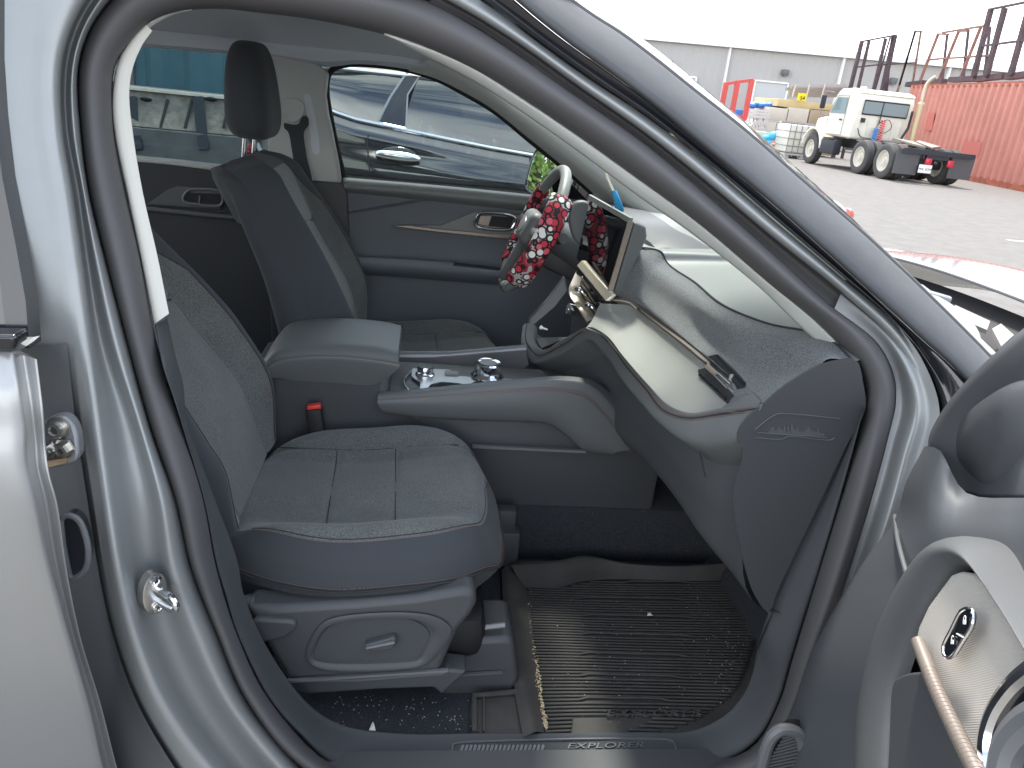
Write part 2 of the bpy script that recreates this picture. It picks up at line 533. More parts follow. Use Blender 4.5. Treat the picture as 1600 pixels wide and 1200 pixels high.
# --- near side: pillar between the doors
YB = [-90, -30, 40, 105, 200, 300, 400, 535, 670, 780, 885, 990, 1095, 1198, 1300]
def col(xs): return list(zip(xs, YB))
S0 = col([-8, -8, -8, -8, -6, 2, 14, 32, 42, 52, 66, 90, 125, 165, 205])
S0b = col([70, 52, 45, 42, 45, 62, 78, 92, 108, 126, 142, 164, 200, 254, 314])
D0_ = [-.150]*6+[-.14]+[-.11, -.03, .0, .0, .0, -.01, -.02, -.02]
D1_ = [-.132]*7+[-.118, -.06, -.035, -.035, -.035, -.045, -.05, -.05]
def APv(l, ds): return [ap(a, b, d) for (a, b), d in zip(l, ds)]
S1 = col([190, 142, 105, 88, 90, 106, 121, 138, 152, 166, 183, 208, 250, 322, 430])
S1b = col([205, 156, 114, 97, 98, 114, 129, 148, 178, 198, 214, 242, 290, 365, 470])
S2 = col([222, 168, 124, 106, 106, 124, 138, 162, 206, 233, 246, 277, 330, 408, 510])
S2b = col([235, 180, 133, 114, 115, 131, 150, 180, 221, 252, 270, 307, 356, 436, 540])
S3 = col([260, 198, 143, 122, 125, 138, 162, 197, 234, 272, 296, 337, 383, 466, 575])
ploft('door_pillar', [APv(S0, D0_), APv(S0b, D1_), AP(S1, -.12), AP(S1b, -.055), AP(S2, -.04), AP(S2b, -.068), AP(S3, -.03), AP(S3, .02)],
      [M['silver_jamb']], suv, k=6, m=5, angle=None)

ploft('pillar_shade_sheet', [[p+Vector((0, -.012, 0)) for p in APv(S0[7:], D0_[7:])], [p+Vector((0, -.012, 0)) for p in APv(S0b[7:], D1_[7:])], [p+Vector((0, -.003, 0)) for p in APv(mid(S0b, S1, .3)[7:], [-.125, -.09, -.075, -.075, -.075, -.083, -.088, -.088])]], [M['plastic2']], suv, k=6, m=3, angle=None)  # dark sheet added over the silver recess, painting in its shade
# --- door seal ring
so = [(640, 1268), (466, 1198), (383, 1095), (337, 990), (296, 885), (272, 780), (234, 670), (197, 535), (162, 400), (138, 300), (125, 200), (122, 105),
      (140, 45), (172, 0), (230, -45), (330, -62), (405, -60), (500, -45), (590, -22), (670, 2), (745, 42), (812, 86), (900, 148), (1000, 217), (1080, 282),
      (1200, 388), (1304, 482), (1371, 536), (1397, 587), (1400, 629), (1387, 688), (1362, 780), (1316, 927), (1276, 1035), (1245, 1120), (1190, 1215), (1000, 1262), (800, 1270), (640, 1268)]
si = [(640, 1224), (522, 1196), (422, 1095), (370, 990), (338, 885), (318, 780), (288, 670), (245, 535), (219, 400), (196, 300), (178, 200), (180, 105),
      (203, 68), (238, 34), (290, 17), (345, 14), (405, 20), (480, 29), (540, 40), (600, 54), (660, 74), (740, 110), (815, 155), (906, 216), (1000, 284),
      (1100, 358), (1196, 440), (1275, 505), (1330, 563), (1349, 600), (1351, 632), (1328, 725), (1252, 983), (1236, 1036), (1217, 1098), (1168, 1172), (1000, 1210), (800, 1220), (640, 1224)]
ploft('door_seal', [AP(so, .01), AP(mid(so, si, .06), -.028), AP(mid(so, si, .3), -.05), AP(mid(so, si, .7), -.035), AP(mid(so, si, .95), -.005), AP(si, .035)],
      [M['rubber']], suv, k=5, m=3, angle=None)

# --- light pillar trim inside the seal
tl = [(240, 507), (219, 400), (198, 300), (179, 210), (175, 160), (184, 96), (203, 62), (226, 37)]
tr = [(264, 490), (246, 400), (223, 300), (208, 210), (202, 148), (207, 108), (222, 71), (238, 48)]
ploft('pillar_trim', [AP(tl, .02), AP(mid(tl, tr, .12), .002), AP(mid(tl, tr, .9), .006), AP(tr, .012), AP(tr, .06)], [M['cream']], suv, k=8, m=3)
ploft('headliner_edge', [AP([(224, 42), (242, 31), (270, 20), (300, 14)], .01), AP([(232, 46), (246, 36), (273, 23), (300, 17)], .02)], [M['cream2']], suv, solid=.004)

# --- black trim ring: pillar foot, sill, kick panel
ko = [(242, 508), (255, 575), (272, 625), (286, 670), (318, 780), (338, 885), (352, 930), (370, 990), (422, 1095), (470, 1150), (522, 1196), (640, 1224), (740, 1222), (850, 1220), (1000, 1210), (1080, 1199),
      (1147, 1184), (1187, 1153), (1217, 1098), (1236, 1036), (1252, 983), (1280, 893), (1307, 800), (1330, 715), (1351, 632)]
ki = [(261, 497), (275, 560), (287, 605), (289, 650), (337, 785), (371, 878), (380, 927), (403, 986), (445, 1057), (490, 1109), (540, 1136), (640, 1148), (740, 1147), (850, 1147), (1000, 1145), (1080, 1143),
      (1130, 1120), (1163, 1083), (1183, 1027), (1190, 990), (1205, 945), (1240, 865), (1281, 780), (1315, 710), (1350, 638)]
def ringy(l, y): return [P(a, b, y=(min(y, -.755) if a > 1195 else y)) if b > 560 else ap(a, b, .80+y) for a, b in l]
kick = ploft('sill_trim', [ringy(ko, -.775), ringy(mid(ko, ki, .12), -.79), ringy(mid(ko, ki, .85), -.735), ringy(ki, -.72), [p+Vector((0, .0, -.05)) for p in ringy(ki, -.70)]],
             [M['trimcarpet']], suv, k=6, m=4, angle=None)

# scuff plate with its wording, set on the sill
def sill(px, py):
    f = (py-1147)/(1216-1147)
    return P(px, py, y=-.72-.055*f)
sdr = drape([kick])
def sill(px, py): return sdr(px, py, .0015)
b = MB()
oc = [(708, 1163), (715, 1161), (1040, 1155), (1050, 1157), (1057, 1172), (1057, 1182), (1050, 1184), (715, 1190), (708, 1187)]
pts = cr([sill(*q) for q in oc], 60, True)
b.tube(pts, .0022, 6, closed=True)
scuff = b.build('scuff_plate', M['plastic2'], suv)
b = MB()
for i in range(22):
    x0 = 716+i*6.6
    if x0 > 846: break
    b.bar(sill(x0+8, 1165), sill(x0, 1187), .005, .006)
for i in range(22):
    x0 = 850+i*9.4
    if x0 > 1046: break
    b.bar(sill(x0+3, 1174), sill(x0, 1184), .0075, .006)
b.build('ribs', mat('scuff_grey', (.15, .155, .16), .5), scuff)
c0 = sill(945, 1165.5); ex = sill(1000, 1164.6)-sill(890, 1166.5); ey = sill(945, 1160)-sill(945, 1170)
text_mesh('lettering', 'EXPLORER', M['plastic2'], scuff, frame(sill(945, 1165.5), ex, ey), .0145, .0016, 0.28, 2.0, 1.1)

# --- front pillar (outer side, black and grey mouldings)
a1 = [(670, 2), (745, 42), (812, 86), (900, 148), (1000, 217), (1080, 282), (1200, 388), (1304, 482), (1371, 536), (1397, 587), (1400, 629), (1387, 688), (1362, 780), (1316, 927)]
a2 = [(690, -5), (752, 30), (820, 74), (905, 135), (1005, 205), (1088, 270), (1205, 368), (1315, 456), (1398, 535), (1428, 592), (1436, 650), (1418, 715), (1395, 800), (1350, 930)]
a3 = [(747, -2), (790, 28), (832, 60), (915, 120), (1010, 183), (1095, 247), (1210, 345), (1318, 436), (1405, 512), (1445, 570), (1468, 640), (1458, 720), (1425, 810), (1380, 940)]
a4 = [(800, -4), (845, 34), (890, 69), (945, 108), (1015, 160), (1090, 222), (1200, 313), (1300, 402), (1370, 466), (1440, 530), (1495, 580), (1540, 640), (1530, 740), (1480, 850)]
a5 = [(884, -4), (925, 25), (969, 53), (1020, 91), (1085, 143), (1160, 202), (1267, 295), (1350, 367), (1395, 409), (1437, 449), (1547, 559), (1620, 640), (1640, 740), (1600, 860)]
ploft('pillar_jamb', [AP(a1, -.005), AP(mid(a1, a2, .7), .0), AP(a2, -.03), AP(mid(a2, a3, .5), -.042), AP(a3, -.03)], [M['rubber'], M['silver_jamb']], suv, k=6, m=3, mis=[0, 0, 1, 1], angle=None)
J = 7
def AJ(l, d): return [ap(a, b, -.012+(d+.012)*f) for (a, b), f in zip(l, [0, .5, 1, 1, 1, 1, 1, 1, 1])]
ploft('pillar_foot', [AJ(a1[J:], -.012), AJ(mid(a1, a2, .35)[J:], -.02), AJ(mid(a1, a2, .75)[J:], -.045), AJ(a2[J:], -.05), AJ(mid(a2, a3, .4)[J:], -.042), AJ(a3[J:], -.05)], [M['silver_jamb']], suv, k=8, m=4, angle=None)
ploft('pillar_moulding', [AP(a3, -.025), AP(mid(a3, a4, .35), -.05), AP(mid(a3, a4, .4), -.045), AP(mid(a3, a4, .9), -.055), AP(a4, -.045)], [M['gloss_black']], suv, k=6, m=3)
g5 = ploft('pillar_cover', [AP(a4, -.05), AP(mid(a4, a5, .15), -.062), AP(mid(a4, a5, .6), -.05), AP(mid(a4, a5, .92), -.022), AP(a5, .0), AP(a5, .06)], [M['gloss_grey']], suv, k=6, m=3, angle=None)
ploft('pillar_inner_trim', [AP([(600, 54), (719, 98), (815, 157), (906, 217), (1000, 284), (1080, 342), (1196, 440), (1275, 505), (1330, 565), (1346, 590)], .0),
      AP([(620, 64), (730, 112), (823, 170), (906, 228), (1000, 296), (1078, 350), (1190, 443), (1270, 512), (1329, 569), (1345, 590)], .01),
      AP([(640, 75), (742, 128), (831, 186), (906, 239), (1000, 309), (1075, 361), (1185, 448), (1262, 522), (1325, 573), (1344, 590)], .03)], [M['bronze2'] if 'bronze2' in M else M['cream2']], suv, k=6, m=3, solid=.004)

b = MB(); b.tube(ci(AP(a5[:12], .004), 6), .0045, 8); b.build('screen_seal', M['rubber'], suv)
# --- striker, latch hole, hinge on the pillar
pn = Vector((-.2, -1, 0)).normalized()
sc = ap(240, 926, -.078)
ns = Vector((.80, -.60, 0)); b = MB(); b.lathe(sc, ns, [(-.01, .021), (.0, .021), (.004, .021), (.006, .018), (.006, 0)], 28)
for v in range(len(b.v)):
    q = Vector(b.v[v]); d = q-sc; b.v[v] = tuple(sc+Vector((d.x*.9, d.y*.9, d.z*1.55)))
st = b.build('door_striker', M['steel'], suv)
b = MB(); e = ap(272, 922, -.15)
up = Vector((0, 0, 1)); fx = ns*.046
p1 = sc+up*.010; p2 = sc-up*.010
b.tube(cr([p1, p1+fx*.75, p1+fx*1.0-up*.006, p2+fx*1.0+up*.004, p2+fx*.7, p2], 40), .0048, 10)
b.build('loop', M['chrome'], st)
b = MB()
for s in (1, -1):
    c = sc+up*.022*s+ns*.006; b.lathe(c, ns, [(0, .008), (.003, .008), (.004, .004), (.002, .003)], 16)
explode(b.build('bolt', M['chrome'], st))
# latch hole
hc = [(97, 810), (106, 805), (122, 812), (133, 835), (138, 862), (134, 888), (122, 900), (112, 902), (104, 880), (97, 840)]
o = slab('jamb_plug', cr([ap(x, y, -.128) for x, y in hc], 30, True), (0, .02, 0), M['gloss_black'], suv, bevel=.004)
b = MB(); b.tube(cr([ap(x, y, -.128) for x, y in hc], 40, True), .004, 8, closed=True); b.build('rim', M['plastic2'], o)
# hinge
hg = [(60, 668), (78, 655), (100, 652), (116, 668), (122, 695), (120, 720), (60, 730)]
o = slab('door_hinge', cr([ap(x, y, -.135) for x, y in hg], 30, True), (0, .02, 0), M['grey_metal'], suv, bevel=.004)
b = MB()
for x, y, r in ((92, 668, .012), (102, 700, .011), (76, 701, .010)):
    c = ap(x, y, -.136); b.lathe(c, pn, [(0, r*1.25), (.003, r*1.25), (.003, r*.9), (.011, r*.85), (.012, r*.5), (.009, r*.4)], 6 if r < .012 else 20)
explode(b.build('bolt', M['steel'], o))
b = MB(); b.prism([ap(66, 722, -.16), ap(106, 715, -.14), ap(104, 723, -.14), ap(66, 733, -.16)], (0, .01, -.002)); b.build('bracket', mat('brassy_plate', (.5, .36, .24), .3, .9), o)

# --- rear door (its front edge shows)
DY_ = [.025, .008, .0, -.008, -.012, -.008, .004, .03, .06, .10]
def RD(l, y): return [P(a, b, y=y+(d if len(l) == 10 else 0)) for (a, b), d in zip(l, DY_ if len(l) == 10 else [0]*len(l))]
dl = [(23, 552), (32, 608), (42, 670), (44, 720), (58, 780), (75, 867), (102, 970), (140, 1105), (163, 1206), (190, 1300)]
dr_ = [(55, 560), (65, 640), (69, 700), (75, 740), (87, 785), (101, 885), (122, 990), (154, 1095), (183, 1206), (215, 1300)]
dw = [(-60, 552), (-50, 608), (-40, 670), (-38, 720), (-30, 780), (-20, 867), (-10, 970), (10, 1105), (30, 1206), (50, 1300)]
df = [(-260, 552), (-260, 608), (-260, 670), (-260, 720), (-260, 780), (-260, 867), (-260, 970), (-260, 1105), (-260, 1206), (-260, 1300)]
rdoor = ploft('rear_door', [RD(df, -1.0), RD(dw, -1.01), RD(mid(dw, dl, .9), -1.0), RD(dl, -.985), RD(mid(dl, dr_, .35), -.955), RD(mid(dl, dr_, .8), -.955), RD(dr_, -.95), [p+Vector((-.06, .05, 0)) for p in RD(dr_, -.95)]],
              [M['silver']], suv, k=6, m=4, angle=None)
b = MB(); b.prism([P(-120, 545, y=-.99), P(-120, 552, y=-.99), P(24, 552, y=-.985), P(36, 542, y=-.96), P(26, 544, y=-.97)], (0, .04, 0)); b.build('door_top', M['silver'], rdoor)
b = MB()
b.prism([P(-150, 522, y=-.985), P(-150, 550, y=-.985), P(18, 550, y=-.985), P(24, 540, y=-.985), P(24, 524, y=-.985)], (0, .03, 0))
b.build('waist_moulding', M['gloss_black'], rdoor, bevel=.004)
slab('window_frame', [ap(x, y, -.175) for x, y in [(10, 525), (22, 525), (34, 542), (46, 545), (40, 470), (24, 380), (4, 280), (-8, 180), (-14, 90), (-14, 0), (-14, -60), (-44, -60), (-40, 90), (-30, 280), (0, 440)]], (0, .03, 0), M['gloss_black'], rdoor)
slab('window_pane', [ap(x, y, -.17) for x, y in [(12, 523), (2, 440), (-26, 280), (-38, 90), (-40, -60), (-260, -60), (-260, 523)]], (0, .004, 0), mat('privacy_glass', (.02, .022, .025), .05, coat=1), rdoor)

# --- roof, headliner, rear body
b = MB()
def rf(u, v):
    s = abs(2*v-1); x = -2.9+(2.95+.34*(1-s**4))*u; y = -.64+1.28*v
    zx = 1.77-.05*max(0, (-1.2-x)/1.7)**2*2-.145*max(0, (x+.35)/.75)**2
    return Vector((x, y, zx-.06*s**3))
b.grid(rf, 24, 24); b.build('roof', M['silver'], suv)
b = MB()
def hl(u, v):
    e = v; x = -2.6+(2.72+.24*(1-(2*v-1)**4))*u; y = -.60+1.255*v
    z = 1.675-.035*(1-e)**6-.085*max(0, (e-.72)/.28)**2-.055*max(0, (x+.15)/.4)**2
    return Vector((x, y, z))
b.grid(hl, 30, 40); b.build('headliner', M['headliner'], suv, solid=.01)
b = MB()   # near roof rail above the door opening and far roof rail
b.tube([(-2.6, -.655, 1.70), (-1, -.655, 1.73), (-.25, -.655, 1.735), (.0, -.64, 1.735), (.10, -.615, 1.725), ap(900, -45, .02), ap(896, -14, .015)], [.045, .045, .045, .042, .035, .02, .008], 12)
b.tube([(-2.6, .66, 1.67), (-1, .66, 1.68), (0, .66, 1.67), (.1, .66, 1.65)], .05, 12)
b.build('roof_rail', M['silver'], suv)
b = MB()
b.box((-1.7, -.9, .95), (1.6, .1, 1.0)); b.box((-2.55, 0, .9), (.1, 1.7, .75)); b.box((-2.45, 0, 1.68), (.25, 1.2, .08))
b.build('rear_body', M['plastic'], suv)
b = MB(); b.box((-1.0, -.79, .85), (.9, .03, .9)); b.build('rear_door_lining', M['plastic'], suv)
# ------------------------------------------------------------------ seats
def sst(a, b, x):
    t = max(0, min(1, (x-a)/(b-a))); return t*t*(3-2*t)

CXC, CL, CW = -.085, .285, .268     # cushion centre, half length, half width
def cush_outline(an):
    c, s = math.cos(an), math.sin(an)
    ex = 2/3.0
    x = CL*math.copysign(abs(c)**ex, c); y = CW*math.copysign(abs(s)**ex, s)
    y *= 1-.13*sst(.0, 1, -x/CL)          # narrower towards the back
    y *= 1+.02*sst(-.2, .7, x/CL)
    return x, y
def cush_h(x, y):
    """top height over the plan"""
    f = x/CL
    z = .748+.035*sst(-.2, .9, f)-.02*sst(.75, 1.05, f)
    z += .048*sst(.12, .215, abs(y))*(1-.45*sst(.2, 1, f))
    z += .008*(1-(min(1, abs(y)/.15))**2)*(1-abs(math.sin(math.pi*(x-.01)/.13))**8*.0)
    # cross seams
    for xs in (.065, -.065):
        if abs(y) < .155: z -= .007*math.exp(-((x-xs)/.007)**2)
    ys = y-.165
    z -= .008*math.exp(-(ys/.007)**2)
    return z
def cushion_pt(rho, an):
    ox, oy = cush_outline(an)
    if rho <= 1:
        x, y = ox*rho, oy*rho
        z = cush_h(x, y)
        z -= .062*max(0, (rho-.74)/.26)**2.3
        return Vector((CXC+x, y, z))
    k = rho-1      # 0..1 down the side
    z0 = cush_h(ox, oy)-.062
    bul = 1+.022*math.sin(min(1, k/.4)*math.pi)-.13*sst(.3, 1, k)
    z = z0-.012-k*.105
    return Vector((CXC+ox*bul, oy*bul, z))

def tilt_seat(p): return p

BH, BT = .60, R(27)
def back_half(t):
    """half width of the backrest at height fraction t"""
    pts = [(0, .225), (.12, .25), (.3, .268), (.5, .255), (.7, .222), (.85, .19), (.93, .168), (.97, .145), (1.0, .10)]
    for (a, wa), (b_, wb) in zip(pts, pts[1:]):
        if t <= b_:
            f = (t-a)/(b_-a); f = f
            return wa+(wb-wa)*f
    return pts[-1][1]
BX, BZ = -.315, .755       # foot of the backrest front face
def back_pt(u, t, depth):
    """u lateral -1..1, t height 0..1, depth forward of the base plane (m)"""
    w = back_half(t)*u
    h = t*BH
    n = Vector((math.cos(BT), 0, math.sin(BT))); a = Vector((-math.sin(BT), 0, math.cos(BT)))
    return Vector((BX, w, BZ))+a*h+n*depth
def back_depth(u, t):
    au = abs(u)
    d = .010+.058*sst(.52, .86, au)*(.25+.75*sst(1.0, .45, t) if t > .45 else 1)*sst(-.1, .25, t)
    d -= .085*max(0, (au-.86)/.14)**2.2
    d += .03*math.exp(-((t-.28)/.2)**2)*(1-au**2)
    d -= .05*max(0, (t-.88)/.12)**2
    d -= .006*math.exp(-((au-(.50+.10*(1-t)))/.018)**2)*(1 if t < .66 else 0)
    d -= .006*math.exp(-((t-.64-.03*(1-au*2))/.012)**2)*(1 if au < .5 else 0)
    return d

def seat_parts(root, py0, dx, dz, near):
    global BT, BX
    BT = R(27) if near else R(23)
    BX = -.315 if near else -.265
    hx = .0 if near else -.045
    off = Vector((dx, py0, dz))
    # cushion
    b = MB(); na = 200
    rh = [i/46 for i in range(47)]+[1+i/14 for i in range(1, 15)]
    vs = []
    for r_ in rh:
        for k in range(na):
            vs.append(cushion_pt(max(r_, .001), 2*math.pi*k/na)+off)
    fs_ = []; ms = []
    for i in range(len(rh)-1):
        for k in range(na):
            k2 = (k+1) % na; fs_.append((i*na+k, i*na+k2, (i+1)*na+k2, (i+1)*na+k))
            p = cushion_pt(max(rh[i], .001), 2*math.pi*(k+.5)/na)
            fx = (p.x-CXC)/CL
            # heather cloth in the middle and on the bolster tops, knit outside
            cl = rh[i] < (.925 if p.y > .05 else .875)
            ms.append(0 if cl else 1)
    b.v = [tuple(v) for v in vs]; b.f = fs_; b.m = ms
    cu = b.build('cushion', [M['fabric'], M['knit']], root, angle=None)
    # seams and stitching
    sm = MB(); stt = MB()
    def surf(x, y, e=.001): return Vector((CXC+x, y, cush_h(x, y)+e))+off
    for xs in (.065, -.065): sm.tube([surf(xs-.012*(i/20-.5), -.158+.316*i/20, .0002) for i in range(21)], .0011, 6)
    for s in (1,): sm.tube([surf(-.25+.45*i/50, s*.165, -.0004) for i in range(51)], .0012, 6)
    loop = [cushion_pt(.875+.05*sst(-.02, .08, math.sin(math.pi*2*k/160)), math.pi*2*(k/160)) for k in range(-58, 59)]
    sm.tube([p+off for p in loop], .0010, 6)
    for k in range(-232, 233):
        a0 = 2*math.pi*k/640; rs_ = .89+.05*sst(-.02, .08, math.sin(a0)); p = cushion_pt(rs_, a0); q = cushion_pt(rs_, a0+.0052)
        stt.tube([p+off+Vector((0, 0, .0004)), q+off+Vector((0, 0, .0004))], .0007, 4)
    # piping low on the side
    pip = [cushion_pt(1.20, 2*math.pi*k/160) for k in range(-66, 67)]
    sm.tube([p+off+Vector(((p.x-CXC)*.012, p.y*.012, 0)) for p in pip], .0022, 6)
    for k in range(-250, 251):
        a0 = 2*math.pi*k/640; p = cushion_pt(1.15, a0); q = cushion_pt(1.15, a0+.005)
        s_ = Vector(((p.x-CXC)*.006, p.y*.006, 0)); stt.tube([p+off+s_, q+off+s_], .0007, 4)
    sm.build('seam', M['seam'], cu); stt.build('stitching', M['stitch'], cu)
    # backrest
    b = MB(); nu, nt = 91, 100
    vs = []; ms = []; fs_ = []
    for j in range(nt):
        t = j/(nt-1)*1.0
        for i in range(nu):
            u = -1+2*i/(nu-1)
            vs.append(back_pt(u, t, back_depth(u, t))+off)
    for j in range(nt-1):
        for i in range(nu-1):
            fs_.append((j*nu+i, j*nu+i+1, (j+1)*nu+i+1, (j+1)*nu+i))
            u = -1+2*(i+.5)/(nu-1); t = (j+.5)/(nt-1)
            lim = .80 if t < .7 else .80-.35*(t-.7)/.3
            ms.append(0 if abs(u) < lim and t < .93 else 1)
    # wrap round to the back
    def add_wrap(edge_pts, inner):
        pass
    b.v = [tuple(v) for v in vs]; b.f = fs_; b.m = ms
    # side and top wall
    per = [(-1, j/(nt-1)) for j in range(nt)]+[(-1+2*i/(nu-1), 1) for i in range(1, nu)]+[(1, 1-j/(nt-1)) for j in range(1, nt)]
    rows = []
    for d_, sc_ in ((None, 1), (-.02, 1.03), (-.045, 1.035), (-.07, 1.0), (-.085, .93), (-.09, .8), (-.095, .4)):
        row = []
        for u, t in per:
            dd = back_depth(u, t) if d_ is None else min(back_depth(u, t), 0)+d_*(1.45-1.0*t)
            tt = t if d_ is None else t*(1.012 if sc_ >= 1 else .6+.4*sc_)
            p = back_pt(u*sc_, min(max(t, 0), 1), dd)
            if d_ is not None:
                a = Vector((-math.sin(BT), 0, math.cos(BT))); p = p+a*((tt-t)*BH)
            row.append(p+off)
        rows.append(row)
    base = len(b.v)
    for r_ in rows: b.v += [tuple(p) for p in r_]
    n = len(per)
    for j in range(len(rows)-1):
        for i in range(n-1):
            b.f.append((base+j*n+i, base+(j+1)*n+i, base+(j+1)*n+i+1, base+j*n+i+1)); b.m.append(1)
    bk = b.build('backrest', [M['fabric'], M['knit']], root, angle=None)
    sm = MB(); stt = MB()
    for s in (1, -1):
        def ul(t): return s*(.50+.10*(1-t))
        sm.tube([back_pt(ul(t), t, back_depth(ul(t), t)-.002)+off for t in [i/60*.66 for i in range(61)]], .0017, 6)
        def ob(t): return s*(.80 if t < .7 else .80-.35*(t-.7)/.3)
        sm.tube([back_pt(ob(t), t, back_depth(ob(t), t))+off for t in [i/80*.93 for i in range(81)]], .0014, 6)
        for i in range(230):
            t = i/230*.92; t2 = t+.0024; v = ob(t)-s*.03
            stt.tube([back_pt(v, t, back_depth(v, t)+.0006)+off, back_pt(v, t2, back_depth(v, t2)+.0004)+off], .0007, 4)
    us = [i/20-.5 for i in range(21)]
    sm.tube([back_pt(u, .64+.03*(1-abs(u)*2), back_depth(u, .64+.03*(1-abs(u)*2))-.001)+off for u in us], .0017, 6)
    sm.build('seam', M['seam'], bk); stt.build('stitching', M['stitch'], bk)
    # headrest on two posts
    a = Vector((-math.sin(BT), 0, math.cos(BT))); n_ = Vector((math.cos(BT), 0, math.sin(BT)))
    top = back_pt(0, 1, -.05)+off
    hr = Vector((top.x+.040+hx, top.y, top.z+.165))
    b = MB()
    def hf(u, v):
        an = 2*math.pi*u; ph = math.pi*(v-.5)
        c, s = math.cos(an), math.sin(an)
        cx = math.copysign(abs(c)**.75, c); sy = math.copysign(abs(s)**.65, s)
        cp = abs(math.cos(ph))**.45; sp = math.copysign(abs(math.sin(ph))**.72, math.sin(ph))
        z = .118*sp
        wid = .130*(1-.10*sp); dep = .062*(1-.12*sp)
        x = cx*cp*dep+(.018 if c > 0 else 0)*cp*-(sp*.3)-.10*(z)*.25
        if c > 0: x -= .012*(1-(abs(sy))**2)*cp
        return hr+Vector((x+.01, sy*cp*wid, z))
    b.grid(hf, 64, 40, closed_u=True); hd = b.build('headrest', M['knit'], root, angle=None)
    b = MB()
    for s in (1, -1):
        b.tube([top+Vector((.030+hx, s*.062, -.03)), hr+Vector((0, s*.062, -.09))], .0065, 14)
    explode(b.build('post', M['chrome'], hd))
    b = MB()
    for s in (1, -1):
        b.lathe(top+Vector((.030+hx, s*.062, -.012)), a, [(0, .016), (.012, .015), (.014, .010)], 16)
    explode(b.build('post_collar', M['black'], hd))
    return cu, bk, hd

ps = sub_empty('passenger_seat', suv); seat_parts(ps, -.385, .0, .0, True)
ds = sub_empty('driver_seat', suv); seat_parts(ds, .385, .095, .035, False)

# side shield and runners of the passenger seat
Y1 = -.675
def yp(l, y): return [P(a, b, y=y) for a, b in l]
shield = [(384, 948), (432, 950), (560, 942), (650, 934), (722, 922), (744, 926), (745, 945), (736, 962), (716, 985), (700, 1022), (688, 1050), (560, 1058), (447, 1064), (418, 1010), (396, 968)]
o = slab('side_shield', yp(shield, Y1), (0, .06, 0), M['plastic'], ps, bevel=.012)
# raised rim and dark inset with the lever
rim_o = [(478, 1030), (484, 1002), (506, 972), (540, 962), (650, 958), (690, 968), (705, 985), (690, 1015), (664, 1040), (640, 1046), (500, 1047)]
rim_i = [(491, 1026), (497, 1003), (514, 980), (545, 970), (640, 968), (664, 980), (671, 990), (662, 1012), (652, 1028), (630, 1031), (505, 1031)]
b = MB(); A_ = cr(yp(rim_o, Y1-.004), 64, True); C_ = cr(yp(rim_i, Y1+.004), 64, True); B_ = [p.lerp(q, .5)+Vector((0, -.009, 0)) for p, q in zip(A_, C_)]
rows = [A_, B_, C_]; bb = len(b.v)
for r_ in rows: b.v += [tuple(p) for p in r_]
for j in range(2):
    for i in range(64): b.f.append((j*64+i, j*64+(i+1) % 64, (j+1)*64+(i+1) % 64, (j+1)*64+i)); b.m.append(0)
b.build('shield_rim', M['plastic'], ps, angle=None)
slab('shield_inset', cr(yp(rim_i, Y1-.003), 48, True), (0, .006, 0), M['trimcarpet'], ps)
b = MB(); b.prism(yp([(570, 1008), (616, 996), (620, 1000), (617, 1010), (611, 1016), (582, 1019), (572, 1014)], Y1-.018), (0, .016, 0))
lv = b.build('seat_switch', M['plastic'], ps, bevel=.003)
b = MB(); b.bar(P(572, 1012, y=Y1-.02), P(617, 1003, y=Y1-.02), .007, .004, bev=.001); b.build('switch_strip', M['grey_metal'], ps)
slab('valance', yp([(447, 1065), (560, 1061), (690, 1051), (697, 1046), (730, 1050), (690, 1086), (678, 1075), (590, 1078), (480, 1086), (462, 1082)], Y1+.008), (0, .05, 0), M['plastic'], ps, bevel=.006)
b = MB(); b.bar(P(446, 1064, y=Y1-.002), P(700, 1047, y=Y1-.002), .006, .005); b.build('valance_edge', M['grey_metal'], ps)
slab('recline_lever', yp([(392, 978), (400, 968), (455, 970), (464, 975), (462, 985), (445, 998), (400, 1008), (392, 1000)], Y1-.012), (0, .03, 0), M['plastic'], ps, bevel=.008)
# hinge cover behind the cushion
b = MB(); b.ell(P(400, 948, y=-.64), (.035, .02, .022), rot=(0, .3, 0)); b.build('hinge_cover', M['plastic'], ps)
# runner cover in front
b = MB()
q = [(700, 1050), (725, 1008), (740, 1000), (788, 998), (803, 1000), (811, 1058), (806, 1080), (790, 1086), (690, 1090), (684, 1076)]
o = slab('runner_cover', yp(q, -.60), (0, .13, 0), M['plastic'], ps, bevel=.012)
b = MB(); b.tube([P(716, 1001, y=-.6)+Vector((0, .02, .008)), P(790, 992, y=-.6)+Vector((0, .02, .008))], .006, 10); b.build('height_rod', M['grey_metal'], ps)
b = MB(); b.bar(P(688, 1056, y=-.606), P(785, 1050, y=-.606), .006, .004); b.build('runner_ridge', M['plastic2'], ps)
b = MB(); b.box((.24, -.17, .49), (.10, .05, .10), bev=.01); b.box((.25, -.17, .56), (.05, .04, .08), bev=.008); b.build('runner_end', M['plastic'], ps)
b = MB(); b.box((-.06, -.385, .56), (.46, .46, .10), bev=.03); b.build('seat_frame', M['black'], ps)
b = MB(); b.box((.035, .385, .60), (.46, .46, .24), bev=.03); b.build('seat_frame', M['black'], ds)
# belt buckle beside the cushion
c = P(491, 637, y=-.16)
ax = Vector((-.12, 0, 1)).normalized()
b = MB(); b.box(c+ax*-.05, (.036, .03, .10), rot=(0, -.15, 0), bev=.006); b.box(c+ax*-.14, (.03, .022, .12), rot=(0, -.25, 0), bev=.006)
bu = b.build('belt_buckle', M['black'], ps)
b = MB(); b.box(c+ax*.003, (.031, .018, .012), rot=(0, -.15, .1), bev=.003); b.build('release_button', M['red'], ps)
